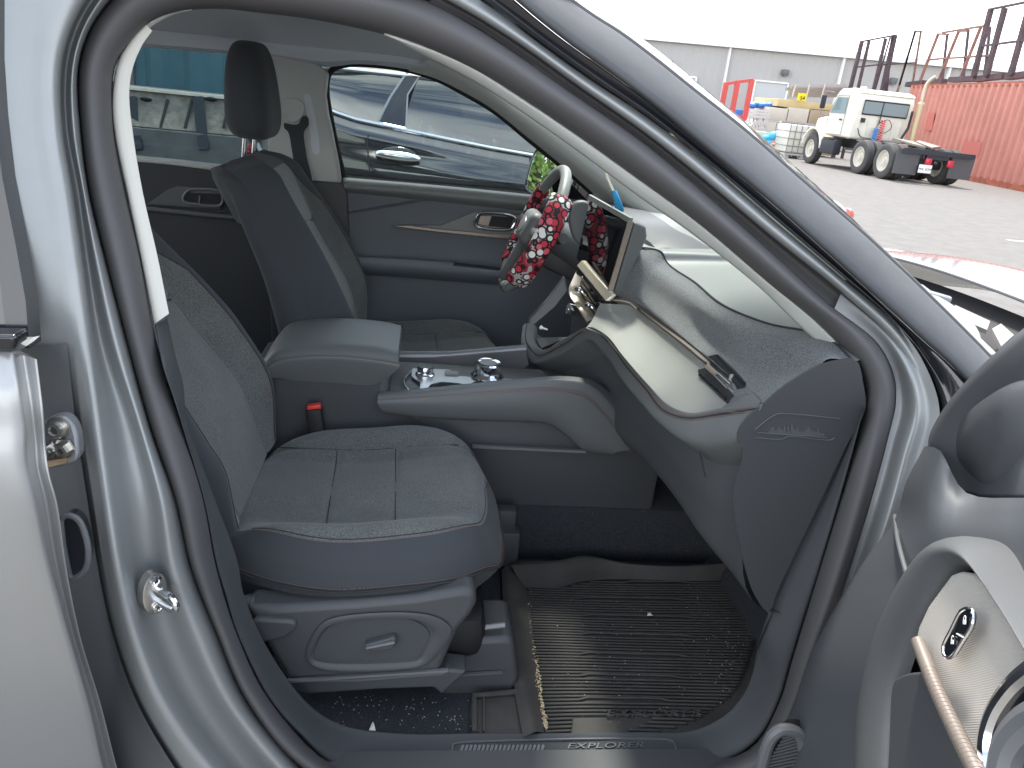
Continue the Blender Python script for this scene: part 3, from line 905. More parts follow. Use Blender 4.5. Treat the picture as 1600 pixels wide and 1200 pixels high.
# ------------------------------------------------------------------ dashboard
M['shelf'] = mat('woven_shelf', (0.25, 0.255, 0.235), 0.5, 0.1)
def _weave(m, sc, st):
    tc = N(m, 'ShaderNodeTexCoord'); w = N(m, 'ShaderNodeTexWave'); w.inputs['Scale'].default_value = sc; w.inputs['Distortion'].default_value = .6
    w.bands_direction = 'DIAGONAL'; L(m, tc.outputs['Object'], w.inputs['Vector']); add_bump(m, w.outputs['Fac'], st, .0006)
_weave(M['shelf'], 260, .35)
dash = sub_empty('dashboard', suv)
V3 = Vector
seam_r = [P(985, 385, y=.035), P(1033, 394, y=-.035), P(1041, 409, y=-.05), P(1085, 441, y=-.24), P(1135, 480, y=-.47), P(1200, 506, y=-.58), P(1290, 527, y=-.70), P(1335, 566, y=-.765)]
# pale top pad
xs_ = ci([V3((.56, .74, 1.22)), V3((.57, .3, 1.23)), V3((.575, .12, 1.225))]+seam_r, 6)
front = [V3((max(p.x+.02, 1.22-.36*(abs(p.y)/.76)**2.2), max(-.66, p.y), 1.205)) for p in xs_]
nn = len(xs_)
b = MB(); rows = []
for q in range(9):
    t = q/8; rows.append([p.lerp(f, t)+V3((0, 0, .016*math.sin(math.pi*t)*(1 if t < .6 else 1))) for p, f in zip(xs_, front)])
for r_ in rows: b.v += [tuple(p) for p in r_]
for j in range(8):
    for i in range(nn-1): b.f.append((j*nn+i, j*nn+i+1, (j+1)*nn+i+1, (j+1)*nn+i)); b.m.append(0)
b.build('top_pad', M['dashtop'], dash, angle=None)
b = MB(); b.tube([p+V3((0, 0, .0005)) for p in ci(seam_r, 8)], .0022, 6); b.build('pad_seam', M['seam'], dash)
# cloth roll under the top pad
rm = PY([(945, 425, .035), (992, 440, -.06), (1020, 458, -.13), (1075, 500, -.34), (1125, 540, -.51), (1170, 572, -.62), (1232, 580, -.705), (1272, 580, -.765)])
r2 = PY([(965, 470, .0), (1003, 478, -.10), (1035, 503, -.23), (1075, 534, -.41), (1108, 559, -.55), (1150, 596, -.65), (1176, 622, -.72), (1192, 633, -.765)])
r15 = [a.lerp(c, .5)+V3((-.012, 0, .012)) for a, c in zip(seam_r, rm)]
r25 = [a.lerp(c, .55)+V3((-.010, 0, -.008)) for a, c in zip(rm, r2)]
ploft('cloth_roll', [seam_r, r15, rm, r25, r2], [M['soundcloth']], dash, k=8, m=5, angle=None)
# bronze strip with stitching
st_t = PY([(950, 462, .01), (985, 464, -.05), (1003, 478, -.10), (1035, 503, -.23), (1075, 534, -.41), (1112, 563, -.55), (1160, 606, -.66)])
st_b = PY([(944, 473, .01), (985, 478, -.07), (998, 488, -.11), (1030, 514, -.24), (1070, 545, -.42), (1106, 575, -.56), (1152, 617, -.665)])
ploft('trim_strip', [[p+V3((.004, 0, 0)) for p in st_t], [a.lerp(c, .5)+V3((-.006, 0, .002)) for a, c in zip(st_t, st_b)], st_b], [M['bronze']], dash, k=8, m=3)
b = MB(); l_ = ci([a.lerp(c, .75)+V3((-.006, 0, .003)) for a, c in zip(st_t[:3], st_b[:3])], 14)
for i in range(0, len(l_)-1, 1): b.tube([l_[i], l_[i].lerp(l_[i+1], .6)], .0014, 5)
b.build('stitching', M['cream'], dash)
b = MB(); b.tube([p+V3((-.007, 0, .001)) for p in ci([a.lerp(c, .5) for a, c in zip(st_t[2:6], st_b[2:6])], 8)], .0022, 6); b.build('strip_groove', M['black'], dash)
# woven shelf
sh_b = PY([(938, 474, -.01), (985, 478, -.07), (998, 488, -.11), (1030, 514, -.24), (1070, 545, -.42), (1106, 575, -.56), (1135, 602, -.64), (1160, 622, -.69)])
sh_f = PY([(916, 510, -.09), (942, 522, -.17), (958, 540, -.25), (985, 572, -.38), (1018, 608, -.52), (1048, 635, -.61), (1085, 645, -.66), (1135, 636, -.71)])
ploft('woven_shelf', [sh_b, [a.lerp(c, .12)+V3((-.004, 0, -.014)) for a, c in zip(sh_b, sh_f)], [a.lerp(c, .5)+V3((0, 0, -.012)) for a, c in zip(sh_b, sh_f)], [p+V3((0, 0, -.004)) for p in sh_f]], [M['shelf']], dash, k=8, m=4, angle=None)
# soft stitched lip, round the tray and along the shelf
li = PY([(836, 508, .17), (834, 530, .155), (845, 546, .13), (880, 530, .03), (918, 511, -.09), (945, 522, -.18), (975, 558, -.35), (1012, 600, -.51), (1047, 634, -.61), (1080, 645, -.655), (1125, 638, -.70), (1188, 628, -.765)])
lm = PY([(826, 506, .17), (825, 535, .155), (841, 556, .13), (882, 541, .03), (925, 516, -.09), (952, 535, -.18), (982, 575, -.35), (1013, 611, -.50), (1042, 645, -.60), (1078, 656, -.655), (1125, 651, -.70), (1186, 642, -.765)])
lo = PY([(822, 510, .17), (820, 548, .155), (836, 570, .13), (882, 558, .03), (928, 536, -.09), (954, 562, -.18), (978, 598, -.33), (1008, 634, -.48), (1036, 664, -.58), (1072, 694, -.65), (1112, 704, -.70), (1158, 694, -.765)])
lu = [p+V3((.05, 0, -.03)) for p in lo]
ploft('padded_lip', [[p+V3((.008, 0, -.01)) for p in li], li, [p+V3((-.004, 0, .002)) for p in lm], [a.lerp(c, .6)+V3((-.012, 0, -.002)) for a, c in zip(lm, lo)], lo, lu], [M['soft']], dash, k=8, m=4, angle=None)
b = MB(); b2 = MB(); l_ = ci([p+V3((-.0055, 0, .0035)) for p in lm], 40)
b.tube(l_, .0013, 5)
for dz in (.004, -.004):
    for i in range(0, len(l_)-1, 2):
        o_ = V3((0, 0, dz)); b2.tube([l_[i]+o_, l_[i].lerp(l_[i+1], .9)+o_], .0009, 4)
b.build('lip_seam', M['seam'], dash); b2.build('stitching', M['stitch'], dash)
# face below the lip, glovebox and underside
f0 = PY([(845, 575, .12), (885, 566, .03), (930, 548, -.09), (962, 580, -.2), (1000, 626, -.40), (1036, 664, -.56), (1075, 698, -.65), (1115, 708, -.70), (1160, 702, -.765)])
f0 = [p+V3((.035, 0, 0)) for p in f0]
f1 = PY([(870, 600, .10), (900, 605, .02), (945, 612, -.09), (975, 650, -.2), (1020, 700, -.38), (1055, 740, -.52), (1095, 790, -.62), (1125, 815, -.69), (1146, 800, -.765)])
f2 = PY([(900, 640, .08), (930, 650, .0), (965, 670, -.10), (990, 700, -.2), (1030, 735, -.33), (1075, 790, -.48), (1115, 850, -.60), (1160, 905, -.68), (1192, 952, -.765)])
f1 = [V3((a.x*.5+c.x*.5-.02, a.y*.5+c.y*.5, (a.z+c.z)/2)).lerp(q, .5) for a, c, q in zip(f0, f2, f1)]
f3 = [p+V3((.25, 0, .02)) for p in f2]
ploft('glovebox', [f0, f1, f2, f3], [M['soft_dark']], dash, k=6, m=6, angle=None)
b = MB(); b.tube([P(1096, 708, y=-.685)+V3((-.002, 0, 0)), P(1102, 745, y=-.685)], .0016, 5); b.build('glovebox_gap', M['seam'], dash)
# end cap with its moulded skyline
ec = [(1192, 632), (1222, 606), (1252, 586), (1285, 569), (1312, 563), (1337, 561), (1349, 600), (1352, 640), (1318, 705), (1281, 785), (1240, 870), (1212, 930), (1202, 958), (1182, 935), (1165, 890), (1152, 830), (1145, 780), (1150, 748), (1160, 722), (1161, 702), (1152, 690), (1156, 668), (1172, 648)]
cap = slab('end_cap', cr([P(a, c, y=-.768) for a, c in ec], 70, True), (0, .004, 0), M['plastic'], dash, smooth=False)
b = MB()
def ecp(x, y, e=.0012): return P(x, y, y=-.768-e)
for l_ in ([(1180, 671), (1200, 655), (1214, 647), (1222, 646), (1312, 654)], [(1184, 676), (1240, 680), (1262, 681), (1292, 684)], [(1180, 684), (1222, 686), (1232, 682), (1300, 687), (1304, 683)]):
    b.tube(cr([ecp(*q) for q in l_], 40), .0009, 5)
rr = random.Random(3)
for i in range(30):     # little raised skyline blocks
    x = 1202+i*2.9; h = rr.choice([3, 5, 7, 9, 12, 6, 15])*(1-.5*abs(i-13)/17)
    yb = 677+(x-1202)*.055
    b.prism([ecp(x, yb), ecp(x+2.2, yb+.1), ecp(x+2.2, yb-h), ecp(x+1.1, yb-h-2), ecp(x, yb-h)], (0, .002, 0))
b.build('skyline_relief', M['plastic2'], cap)
# side vent in the shelf's end
dv = drape([o for o in dash.children if o.type == 'MESH'])
ve = slab('side_vent', [dv(x, y, .004) for x, y in [(1090, 577), (1107, 573), (1142, 611), (1147, 618), (1136, 629), (1124, 619), (1093, 590)]], (.004, 0, -.008), M['black'], dash, bevel=.001)
slab('vent_hood', [dv(x, y, .004) for x, y in [(1106, 556), (1121, 553), (1164, 598), (1163, 606), (1148, 612), (1109, 572)]], (.01, 0, -.002), M['gloss_black'], dash, bevel=.001)
b = MB(); b.tube([dv(1106, 573, .006), dv(1124, 589, .007)], .005, 10); b.tube([dv(1140, 602, .008), dv(1153, 613, .008)], .005, 10); explode(b.build('vent_bar', M['bronze'], ve))
b = MB(); b.tube([dv(1123, 587, .012), dv(1142, 605, .014)], [.0065, .008], 12); b.build('vent_knob', M['chrome'], ve)
b = MB(); b.tube([dv(1093, 586, .006), dv(1134, 624, .006)], .0026, 8); b.build('vent_slat', M['gloss_black'], ve)

slab('lip_end', [dv(x, y, .003) for x, y in [(1146, 613), (1164, 604), (1176, 612), (1192, 631), (1188, 641), (1160, 645), (1128, 644), (1140, 630)]], (0, .02, -.01), M['soft'], dash)
# --- centre vents
b = MB()
b.prism(PY([(900, 415, .10), (909, 406, .10), (957, 461, -.06), (946, 471, -.06)]), (.012, 0, .0))
cv = b.build('vent_bezel', M['champagne'], dash, bevel=.003)
ring_o = PY([(902, 422, .14), (889, 455, .13), (905, 485, .06), (919, 508, .0)])
ring_i = PY([(906, 432, .135), (898, 456, .125), (912, 482, .055), (926, 500, -.005)])
ploft('bezel_lower', [ring_o, [a.lerp(c, .5)+V3((-.008, 0, .002)) for a, c in zip(ring_o, ring_i)], ring_i, [p+V3((.02, 0, 0)) for p in ring_i]], [M['champagne']], cv, k=6, m=3)
slab('vent_cavity', [p+V3((.018, 0, 0)) for p in PY([(902, 424, .14), (944, 472, -.03), (926, 505, -.02), (895, 456, .13)])], (.03, 0, 0), M['black'], cv)
b = MB()
for f in (.25, .5, .75):
    a = P(903, 428, y=.138).lerp(P(898, 456, y=.128), f); c = P(942, 475, y=-.025).lerp(P(926, 500, y=-.005), f)
    b.bar(a+V3((.012, 0, 0)), c+V3((.012, 0, 0)), .004, .014)
explode(b.build('vent_slat', M['gloss_black'], cv))
b = MB()
for px, py, yy in ((907, 454, .09), (922, 478, .03)):
    p = P(px, py, y=yy); b.box(p+V3((-.004, 0, .002)), (.016, .024, .014), rot=(0, .3, .2), bev=.004); b.tube([p, p+V3((.012, -.03, -.004))], .003, 6)
b.build('vent_tabs', M['chrome'], cv)
# tray under the vents
tr_b = PY([(890, 452, .15), (905, 482, .07), (922, 508, -.05)]); 
b = MB()
fl = PY([(838, 528, .155), (846, 544, .135), (882, 529, .03), (917, 510, -.08)])
bk = [p+V3((.12, 0, .012)) for p in fl]
for a, c in ((0, 1), (1, 2), (2, 3)): b.add([fl[a], fl[c], bk[c], bk[a]], [(0, 1, 2, 3)])
tp = PY([(885, 465, .165), (893, 462, .14), (908, 488, .06), (922, 509, -.04)])
tp = [V3((q.x+.0, p.y, max(p.z, q.z))) for p, q in zip(tp, bk)]
for a, c in ((0, 1), (1, 2), (2, 3)): b.add([bk[a]+V3((-.03, 0, .0)), bk[c]+V3((-.03, 0, 0)), tp[c]+V3((-.03, 0, 0)), tp[a]+V3((-.03, 0, 0))], [(0, 1, 2, 3)])
m_t = mat('ribbed_tray', (.06, .065, .07), .45); _weave(m_t, 90, 1.0)
b.build('tray', m_t, dash, smooth=False)
side = PY([(882, 432, .19), (888, 455, .185), (868, 480, .185), (836, 508, .175), (824, 516, .175), (828, 498, .185), (858, 466, .19)])
slab('tray_side', side, (.0, .02, 0), M['plastic2'], dash, bevel=.004)
b = MB(); b.lathe(P(894, 484, y=.10), (-1, 0, .2), [(-.01, .015), (.012, .015), (.014, .013), (.014, 0)], 20); b.build('volume_knob', M['chrome'], dash)

# --- portrait screen
TL, TR, BR, BL = P(921, 309, y=.175), P(986, 346, y=-.055), P(957, 463, y=-.035), P(900, 404, y=.175)
nrm = ((TR-TL).cross(BL-TL)).normalized()
if nrm.x > 0: nrm = -nrm
BR = BR-nrm*((BR-TL).dot(nrm))
scr = slab('touch_screen', [TL, TR, BR, BL], -nrm*.010, M['gloss_black'], suv, bevel=.003)
cc = (TL+TR+BR+BL)/4
slab('screen_glass', [q.lerp(cc, .05)+nrm*.0012 for q in (TL, TR, BR, BL)], -nrm*.0008, M['screen'], scr)
b = MB(); b.bar(TR+nrm*.001, BR+nrm*.001, .006, .012); b.build('bezel_edge', M['bronze'], scr)
b = MB(); b.bar(TL+V3((0, 0, .002)), TR+V3((0, 0, .002)), .008, .012); b.build('top_edge', M['dashtop'], scr)
hs = [TR.lerp(TL, .03), TR-nrm*.03+V3((0, 0, -.008)), P(1003, 385, y=-.06), P(985, 455, y=-.06), P(975, 466, y=-.05), BR.lerp(BL, .02)]
slab('screen_shell', [TR-nrm*.010, TR-nrm*.042+V3((0, 0, -.006)), TR-nrm*.05+V3((0, 0, -.03)), BR-nrm*.035+V3((0, 0, .0)), BR-nrm*.01], (0, .20, 0), M['soft'], scr, bevel=.006)

# --- instrument display and column
b = MB(); b.box((.60, .42, 1.19), (.04, .30, .10), rot=(0, -.25, 0), bev=.02); b.build('instrument_display', M['gloss_black'], dash)
slab('display_side', cr(PY([(890, 338, .22), (898, 318, .22), (915, 315, .22), (926, 325, .22), (922, 360, .22), (912, 385, .22), (900, 378, .22), (892, 358, .22)]), 40, True), (.0, .03, 0), M['soft'], dash, bevel=.006)
b = MB(); b.box((.66, .38, 1.15), (.22, .74, .18), rot=(0, .1, 0), bev=.05); b.box((.68, .38, .95), (.3, .70, .3), bev=.06); b.build('driver_side_panel', M['soft_dark'], dash)
# ------------------------------------------------------------------ steering wheel
sw = sub_empty('steering_wheel', suv)
WC = P(834, 358, y=.385); ta = R(22)
wn = V3((-math.cos(ta), 0, math.sin(ta))); wu = V3((math.sin(ta), 0, math.cos(ta))); wr = V3((0, -1, 0))
WR = .187
def rimp(a, r=WR): return WC+wr*(math.sin(a)*r)+wu*(math.cos(a)*r*.97)
b = MB(); b.tube([rimp(2*math.pi*i/96) for i in range(96)], .0155, 16, closed=True); b.build('rim', M['dashtop'], sw, angle=None)  # rim takes the paler dash grey, sunlight put into its colour
# red patterned sleeve, two flat sided cuffs
m_c = mat('patterned_cuff', (.6, .04, .06), .7)
tc = N(m_c, 'ShaderNodeTexCoord'); v = N(m_c, 'ShaderNodeTexVoronoi'); v.inputs['Scale'].default_value = 46; v.inputs['Randomness'].default_value = .75
L(m_c, tc.outputs['Object'], v.inputs['Vector'])
rp = ramp(m_c, v.outputs['Distance'], [(.0, (1, 1, 1)), (.40, (1, 1, 1)), (.44, (0, 0, 0)), (.60, (0, 0, 0)), (.62, (.55, .55, .55))])
sp = N(m_c, 'ShaderNodeSeparateColor'); L(m_c, v.outputs['Color'], sp.inputs[0])
rc = ramp(m_c, sp.outputs[0], [(.0, (.62, .03, .06)), (.42, (.75, .12, .16)), (.58, (.60, .02, .05)), (.66, (.85, .82, .78)), (1, (.85, .82, .78))])
rc.color_ramp.interpolation = 'CONSTANT'
mx = N(m_c, 'ShaderNodeMix', data_type='RGBA', blend_type='MULTIPLY'); mx.inputs[0].default_value = 1
L(m_c, rp.outputs[0], mx.inputs[7]); L(m_c, rc.outputs[0], mx.inputs[6])
ad = N(m_c, 'ShaderNodeMix', data_type='RGBA', blend_type='ADD'); ad.inputs[0].default_value = 1; ad.inputs[7].default_value = (.012, .010, .012, 1)
L(m_c, mx.outputs[2], ad.inputs[6]); L(m_c, ad.outputs[2], BS(m_c).inputs['Base Color'])
def cuff(a0, a1, ax_, rd_):
    b = MB()
    def f(u, w_):
        a = R(a0)+(R(a1)-R(a0))*w_; an = 2*math.pi*u
        rd = (wr*math.sin(a)+wu*math.cos(a)).normalized()
        e = .0015*math.sin(w_*9)
        return rimp(a)+rd*(math.cos(an)*(rd_+e))+wn*(math.sin(an)*(ax_+e))
    b.grid(f, 28, 40, closed_u=True); o = b.build('patterned_sleeve', m_c, sw, angle=None, solid=.002); o['label'] = 'red, white and black patterned sleeve round the wheel rim'; return o
cuff(50, 138, .031, .018); cuff(222, 306, .019, .017)
b = MB()
b.box(WC+wn*.012+wu*-.0, (.05, .13, .10), mat=Matrix((wn, -wr, wu)).transposed().to_4x4(), bev=.025, seg=4); hub = b.build('hub', M['soft'], sw)
b = MB()
for a, rr_ in ((90, .16), (270, .16)):
    d = wr*math.sin(R(a)); b.bar(WC+d*.05+wn*-.005, WC+d*.172, .05, .022, up=tuple(wu), bev=.006)
b.bar(WC-wu*.04, WC-wu*.172+wn*.004, .05, .018, up=(0, 1, 0), bev=.006)
b.build('spoke', M['soft_dark'], sw)
b = MB(); d = -wu
b.tube([rimp(R(160)), rimp(R(170)), rimp(R(180)), rimp(R(190)), rimp(R(200))], .018, 12); b.build('lower_grip', M['soft'], sw)
b = MB(); b.lathe(WC+wn*.036, wn, [(0, 0), (0, .024), (.003, .023), (.004, .018), (.004, 0)], 32)
for i in range(len(b.v)):
    q = V3(b.v[i])-(WC+wn*.036); s = q.dot(wr); b.v[i] = tuple(V3(b.v[i])+wr*s*.6)
b.build('oval_badge', M['grey_metal'], sw)
b = MB(); b.tube([WC-wn*.01, WC-wn*.10, WC-wn*.24], [.055, .062, .075], 24); b.box(WC-wn*.12-wu*.03, (.16, .10, .10), mat=Matrix((wn, -wr, wu)).transposed().to_4x4(), bev=.02); b.build('column_shroud', M['plastic'], sw)
b = MB()
b.tube([WC-wn*.07+wr*.03, WC-wn*.06+wr*.11+wu*.02, WC-wn*.05+wr*.17+wu*.03], [.010, .011, .014], 12); b.build('stalk', M['plastic'], sw)
# ------------------------------------------------------------------ centre console
con = sub_empty('centre_console', suv)
b = MB(); b.box((-.21, 0, .67), (.32, .235, .46), bev=.015); b.box((.28, 0, .62), (.72, .24, .40), bev=.015); b.build('console_body', M['plastic'], con)
# armrest lid
lt = PY([(408, 572, -.125), (425, 554, -.125), (455, 546, -.125), (520, 544, -.125), (590, 549, -.125), (622, 556, -.125)])
ls = PY([(410, 580, -.132), (425, 566, -.132), (460, 557, -.132), (525, 555, -.132), (590, 561, -.132), (623, 567, -.132)])
lb = PY([(440, 592, -.122), (450, 594, -.122), (480, 596, -.122), (530, 599, -.122), (580, 602, -.122), (600, 596, -.122)])
fr_ = lambda l, y, dz=0: [V3((p.x, y, p.z+dz)) for p in l]
ploft('armrest_lid', [lb, fr_(ls, -.136, -.012), ls, fr_(lt, -.112, .002), fr_(lt, -.06, .006), fr_(lt, 0, .007), fr_(lt, .06, .006), fr_(lt, .105, .002), fr_(ls, .132), fr_(lb, .122)], [M['soft']], con, k=8, m=4, angle=None)
b = MB(); e = [lb[-1], ls[-1], lt[-1]]
b.add([e[0], ls[-1], fr_(lt[-1:], -.112, .002)[0], fr_(lt[-1:], 0, .007)[0], fr_(lt[-1:], .105, .002)[0], V3((ls[-1].x, .132, ls[-1].z)), V3((lb[-1].x, .122, lb[-1].z))], [(0, 1, 2, 3, 4, 5, 6)])
b.build('lid_front', M['soft'], con, smooth=False)
b = MB(); l_ = ci([p+V3((0, -.0015, 0)) for p in ls], 20)
for i in range(0, len(l_)-1): b.tube([l_[i], l_[i].lerp(l_[i+1], .6)], .001, 4)
b.build('stitching', M['stitch'], con)
# padded side rail
k0 = PY([(593, 613, -.112), (650, 608, -.112), (740, 599, -.112), (830, 591, -.112), (885, 588, -.112), (930, 596, -.112), (966, 626, -.115), (1004, 694, -.12)])
k1 = PY([(590, 622, -.150), (650, 617, -.150), (740, 608, -.150), (830, 600, -.150), (880, 599, -.150), (917, 607, -.150), (948, 636, -.150), (990, 702, -.150)])
k2 = PY([(591, 632, -.156), (650, 632, -.158), (740, 634, -.160), (820, 634, -.160), (865, 640, -.160), (895, 655, -.160), (925, 680, -.160), (965, 706, -.156)])
k3 = PY([(600, 645, -.145), (650, 652, -.145), (740, 657, -.145), (830, 660, -.145), (858, 663, -.145), (885, 680, -.145), (915, 704, -.145), (955, 711, -.145)])
ploft('padded_rail', [[p+V3((0, .02, -.03)) for p in k0], k0, k0 and [a.lerp(c, .6)+V3((0, -.004, .006)) for a, c in zip(k0, k1)], k1, k2, k3, [p+V3((0, .03, 0)) for p in k3]], [M['soft']], con, k=8, m=4, angle=None)
b = MB()
for dz in (.0, -.006):
    l_ = ci([a.lerp(c, .18)+V3((0, -.0035, dz)) for a, c in zip(k1, k2)], 26)
    for i in range(0, len(l_)-1): b.tube([l_[i], l_[i].lerp(l_[i+1], .62)], .0009, 4)
b.build('stitching', M['stitch'], con)
b = MB(); b.bar(P(738, 697, y=-.147), P(915, 705, y=-.147), .010, .006); b.build('side_strip', M['grey_metal'], con)
b = MB(); b.tube(PY([(560, 556, .13), (640, 563, .13), (0, 0, .13)][:1]+[(700, 556, .13), (822, 545, .13)]), .012, 10)
b.build('far_rail', M['grey_metal'], con)
slab('console_flank', PY([(590, 622, -.121), (640, 650, -.121), (740, 695, -.121), (740, 760, -.121), (540, 800, -.121), (430, 800, -.121), (430, 592, -.121), (595, 600, -.121)]), (0, .01, 0), M['plastic'], con)
# tray, selector, cup holders
slab('tray_wall', PY([(578, 566, .112), (640, 562, .112), (822, 548, .112), (826, 570, .112), (800, 590, .112), (600, 610, .112)]), (0, .008, 0), mat('tray_wall_grey', (.115, .112, .112), .5), con)
b = MB(); b.tube(cr([P(q[0], q[1], z=.876) for q in ((645, 575), (633, 590), (632, 600), (640, 612))], 20), .0028, 6); b.build('tray_edge', M['chrome'], con)
b = MB(); b.box((.18, 0, .862), (.46, .20, .012), bev=.004); tray = b.build('console_tray', M['plastic2'], con)
b = MB()
pl_ = [P(a, c, z=.874) for a, c in ((644, 577), (700, 579), (713, 583), (714, 589), (742, 591), (800, 594), (798, 600), (762, 605), (738, 604), (715, 600), (690, 598), (673, 602), (666, 610), (656, 610), (657, 599), (650, 595), (643, 589))]
b.prism(pl_, (0, 0, .003)); sp_ = b.build('selector_plate', mat('satin_silver', (.5, .51, .52), .3, .8), con)
b = MB()
for px, py, r_ in ((697, 610, .036), (755, 604, .03)):
    b.lathe(P(px, py, z=.876), (0, 0, 1), [(0, r_), (.003, r_), (.003, r_-.004), (-.004, r_-.005)], 28)
explode(b.build('cup_ring', M['black'], con))
b = MB()
c = P(761, 588, z=.878); b.lathe(c, (0, 0, 1), [(0, .042), (.004, .042), (.008, .038), (.012, .033), (.018, .034), (.034, .034), (.038, .031), (.036, .024), (.035, 0)], 40); kn = b.build('gear_selector', M['chrome'], con)
b = MB(); b.lathe(c, (0, 0, 1), [(.0365, .0), (.0365, .022), (.0372, .022)], 24); b.build('selector_top', M['grey_metal'], con)
b = MB(); c2 = P(664, 586, z=.876); b.lathe(c2, (0, 0, 1), [(0, .024), (.004, .024), (.006, .02), (.02, .02), (.024, .018), (.024, 0)], 32); b.build('mode_knob', M['chrome'], con)
b = MB(); b.box(P(706, 583, z=.88), (.035, .02, .008), bev=.003); b.build('brake_switch', M['dashtop'], con)
# ------------------------------------------------------------------ floor and bulkhead
b = MB()
b.box((-.4, 0, .415), (3.2, 1.50, .012)); b.add([V3((.80, -.78, .42)), V3((.80, .78, .42)), V3((1.02, .78, .72)), V3((1.02, -.78, .72))], [(0, 1, 2, 3)])
b.add([V3((1.02, -.78, .72)), V3((1.02, .78, .72)), V3((1.05, .78, 1.1)), V3((1.05, -.78, 1.1))], [(0, 1, 2, 3)])
b.box((.35, 0, .50), (1.1, .27, .18), bev=.04)
b.build('floor_carpet', M['carpet'], suv)
b = MB(); b.box((1.1, -.72, .7), (.4, .03, .6)); b.box((.2, -.82, .40), (2.2, .10, .10)); b.build('inner_sill', M['plastic'], suv)
# ------------------------------------------------------------------ far side of the cabin
# rear door: lining, belt, handle
rl = sub_empty('far_rear_door', suv)
slab('lining', FS([(150, 246), (205, 250), (330, 262), (470, 276), (470, 640), (150, 640)], .0), (0, .03, 0), M['trimcarpet'], rl)
ploft('belt_trim', [FS([(150, 236), (205, 242), (270, 248), (332, 255), (420, 265)], .01), FS([(150, 240), (205, 245.5), (270, 252), (332, 259), (420, 269)], -.01), FS([(150, 247), (205, 252), (270, 258), (332, 266), (420, 276)], -.012)], [M['cream2']], rl, k=4, m=3, solid=.004)
slab('armrest', FS([(150, 318), (225, 322), (320, 332), (460, 345), (460, 352), (320, 340), (225, 330), (150, 326)], -.03), (0, .06, 0), M['plastic2'], rl, bevel=.006)
slab('handle_panel', FS([(228, 320), (262, 296), (275, 290), (345, 296), (345, 328)], -.012), (0, .02, 0), M['plastic2'], rl, bevel=.004)
b = MB(); b.tube(cr(FS([(286, 309), (292, 299), (300, 296), (345, 300), (345, 320), (300, 318), (288, 316)], -.016), 40, True), .004, 8, closed=True)
b.bar(fs(312, 306, -.02), fs(311, 318, -.02), .004); b.build('handle_bezel', M['grey_metal'], rl)
slab('handle_recess', FS([(288, 312), (294, 301), (344, 303), (344, 319), (300, 317)], -.013), (0, .002, 0), M['black'], rl)
slab('window_glass', FS([(150, 60), (420, 80), (440, 272), (150, 246)], .06), (0, .004, 0), M['tinted'], suv)
# header above the windows
ploft('far_header', [[Vector((x_, .60, 1.68)) for x_ in (-3.4, -2.6, -1.8, -1.0, -.4, -.2, .0, .2)], FS([(100, 58), (205, 66), (345, 78), (420, 84), (505, 96), (560, 94), (640, 100), (700, 110)], -.05), FS([(100, 64), (205, 70), (345, 82), (420, 88), (510, 102), (560, 99), (640, 107), (690, 118)], .0),
      FS([(100, 66), (205, 72), (345, 84), (420, 91), (512, 106), (560, 101), (640, 110), (688, 121)], .06)], [M['headliner']], suv, k=4, m=2, lin=True)
# pillar between the far doors
bp = [(418, 82), (455, 87), (490, 97), (506, 108), (512, 114), (510, 130), (508, 150), (512, 178), (520, 215), (528, 255), (533, 287), (500, 285), (470, 282), (440, 278), (418, 276)]
fp = slab('far_pillar', FS(bp, -.01), (0, .05, 0), M['cream2'], suv, bevel=.008)
slab('guide_slot', cr(FS([(476, 147), (484, 148), (490, 170), (499, 225), (498, 240), (490, 240), (484, 200)], -.013), 40, True), (0, .004, 0), M['headliner'], fp)
slab('belt_anchor', cr(FS([(436, 160), (441, 155), (468, 156), (475, 165), (474, 178), (464, 190), (452, 190), (446, 180), (438, 175)], -.024), 40, True), (0, .014, 0), M['cream2'], fp, bevel=.003)
slab('seat_belt', cr(FS([(444, 192), (452, 194), (466, 194), (472, 182), (480, 182), (482, 195), (475, 206), (478, 240), (486, 288), (466, 288), (457, 240), (450, 206), (444, 200)], -.02), 60, True), (0, .004, 0), M['knit'], fp)
slab('pillar_base', FS([(418, 276), (470, 281), (534, 286), (542, 300), (548, 420), (560, 640), (430, 640), (418, 400)], -.014), (0, .05, 0), M['plastic'], suv, bevel=.004)
# window seal of the front door
b = MB(); b.tube(cr(FS([(542, 292), (536, 270), (526, 230), (517, 185), (511, 150), (511, 125), (518, 110), (540, 101), (600, 103), (645, 111), (684, 124), (728, 147), (770, 172), (830, 221), (878, 260), (925, 302)], .04), 120), .009, 8)
b.build('window_seal', M['black'], suv)
slab('window_glass', FS([(505, 95), (700, 105), (900, 290), (900, 320), (530, 290)], .05), (0, .004, 0), M['glass'], suv)
M['lightgrey'] = mat('light_grey_insert', (.21, .22, .215), .5)
# driver door lining
dd = sub_empty('driver_door', suv)
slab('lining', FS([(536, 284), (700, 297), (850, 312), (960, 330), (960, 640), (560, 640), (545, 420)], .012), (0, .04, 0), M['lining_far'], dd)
ploft('belt_trim', [FS([(536, 277), (690, 290), (850, 306), (960, 318)], .03), FS([(536, 281), (690, 294), (850, 310), (960, 322)], -.005), FS([(537, 292), (690, 306), (850, 323), (960, 336)], -.02), FS([(538, 300), (690, 316), (850, 333), (960, 346)], .01)], [M['dashtop']], dd, k=5, m=3)  # paler vinyl here stands in for light falling along the belt
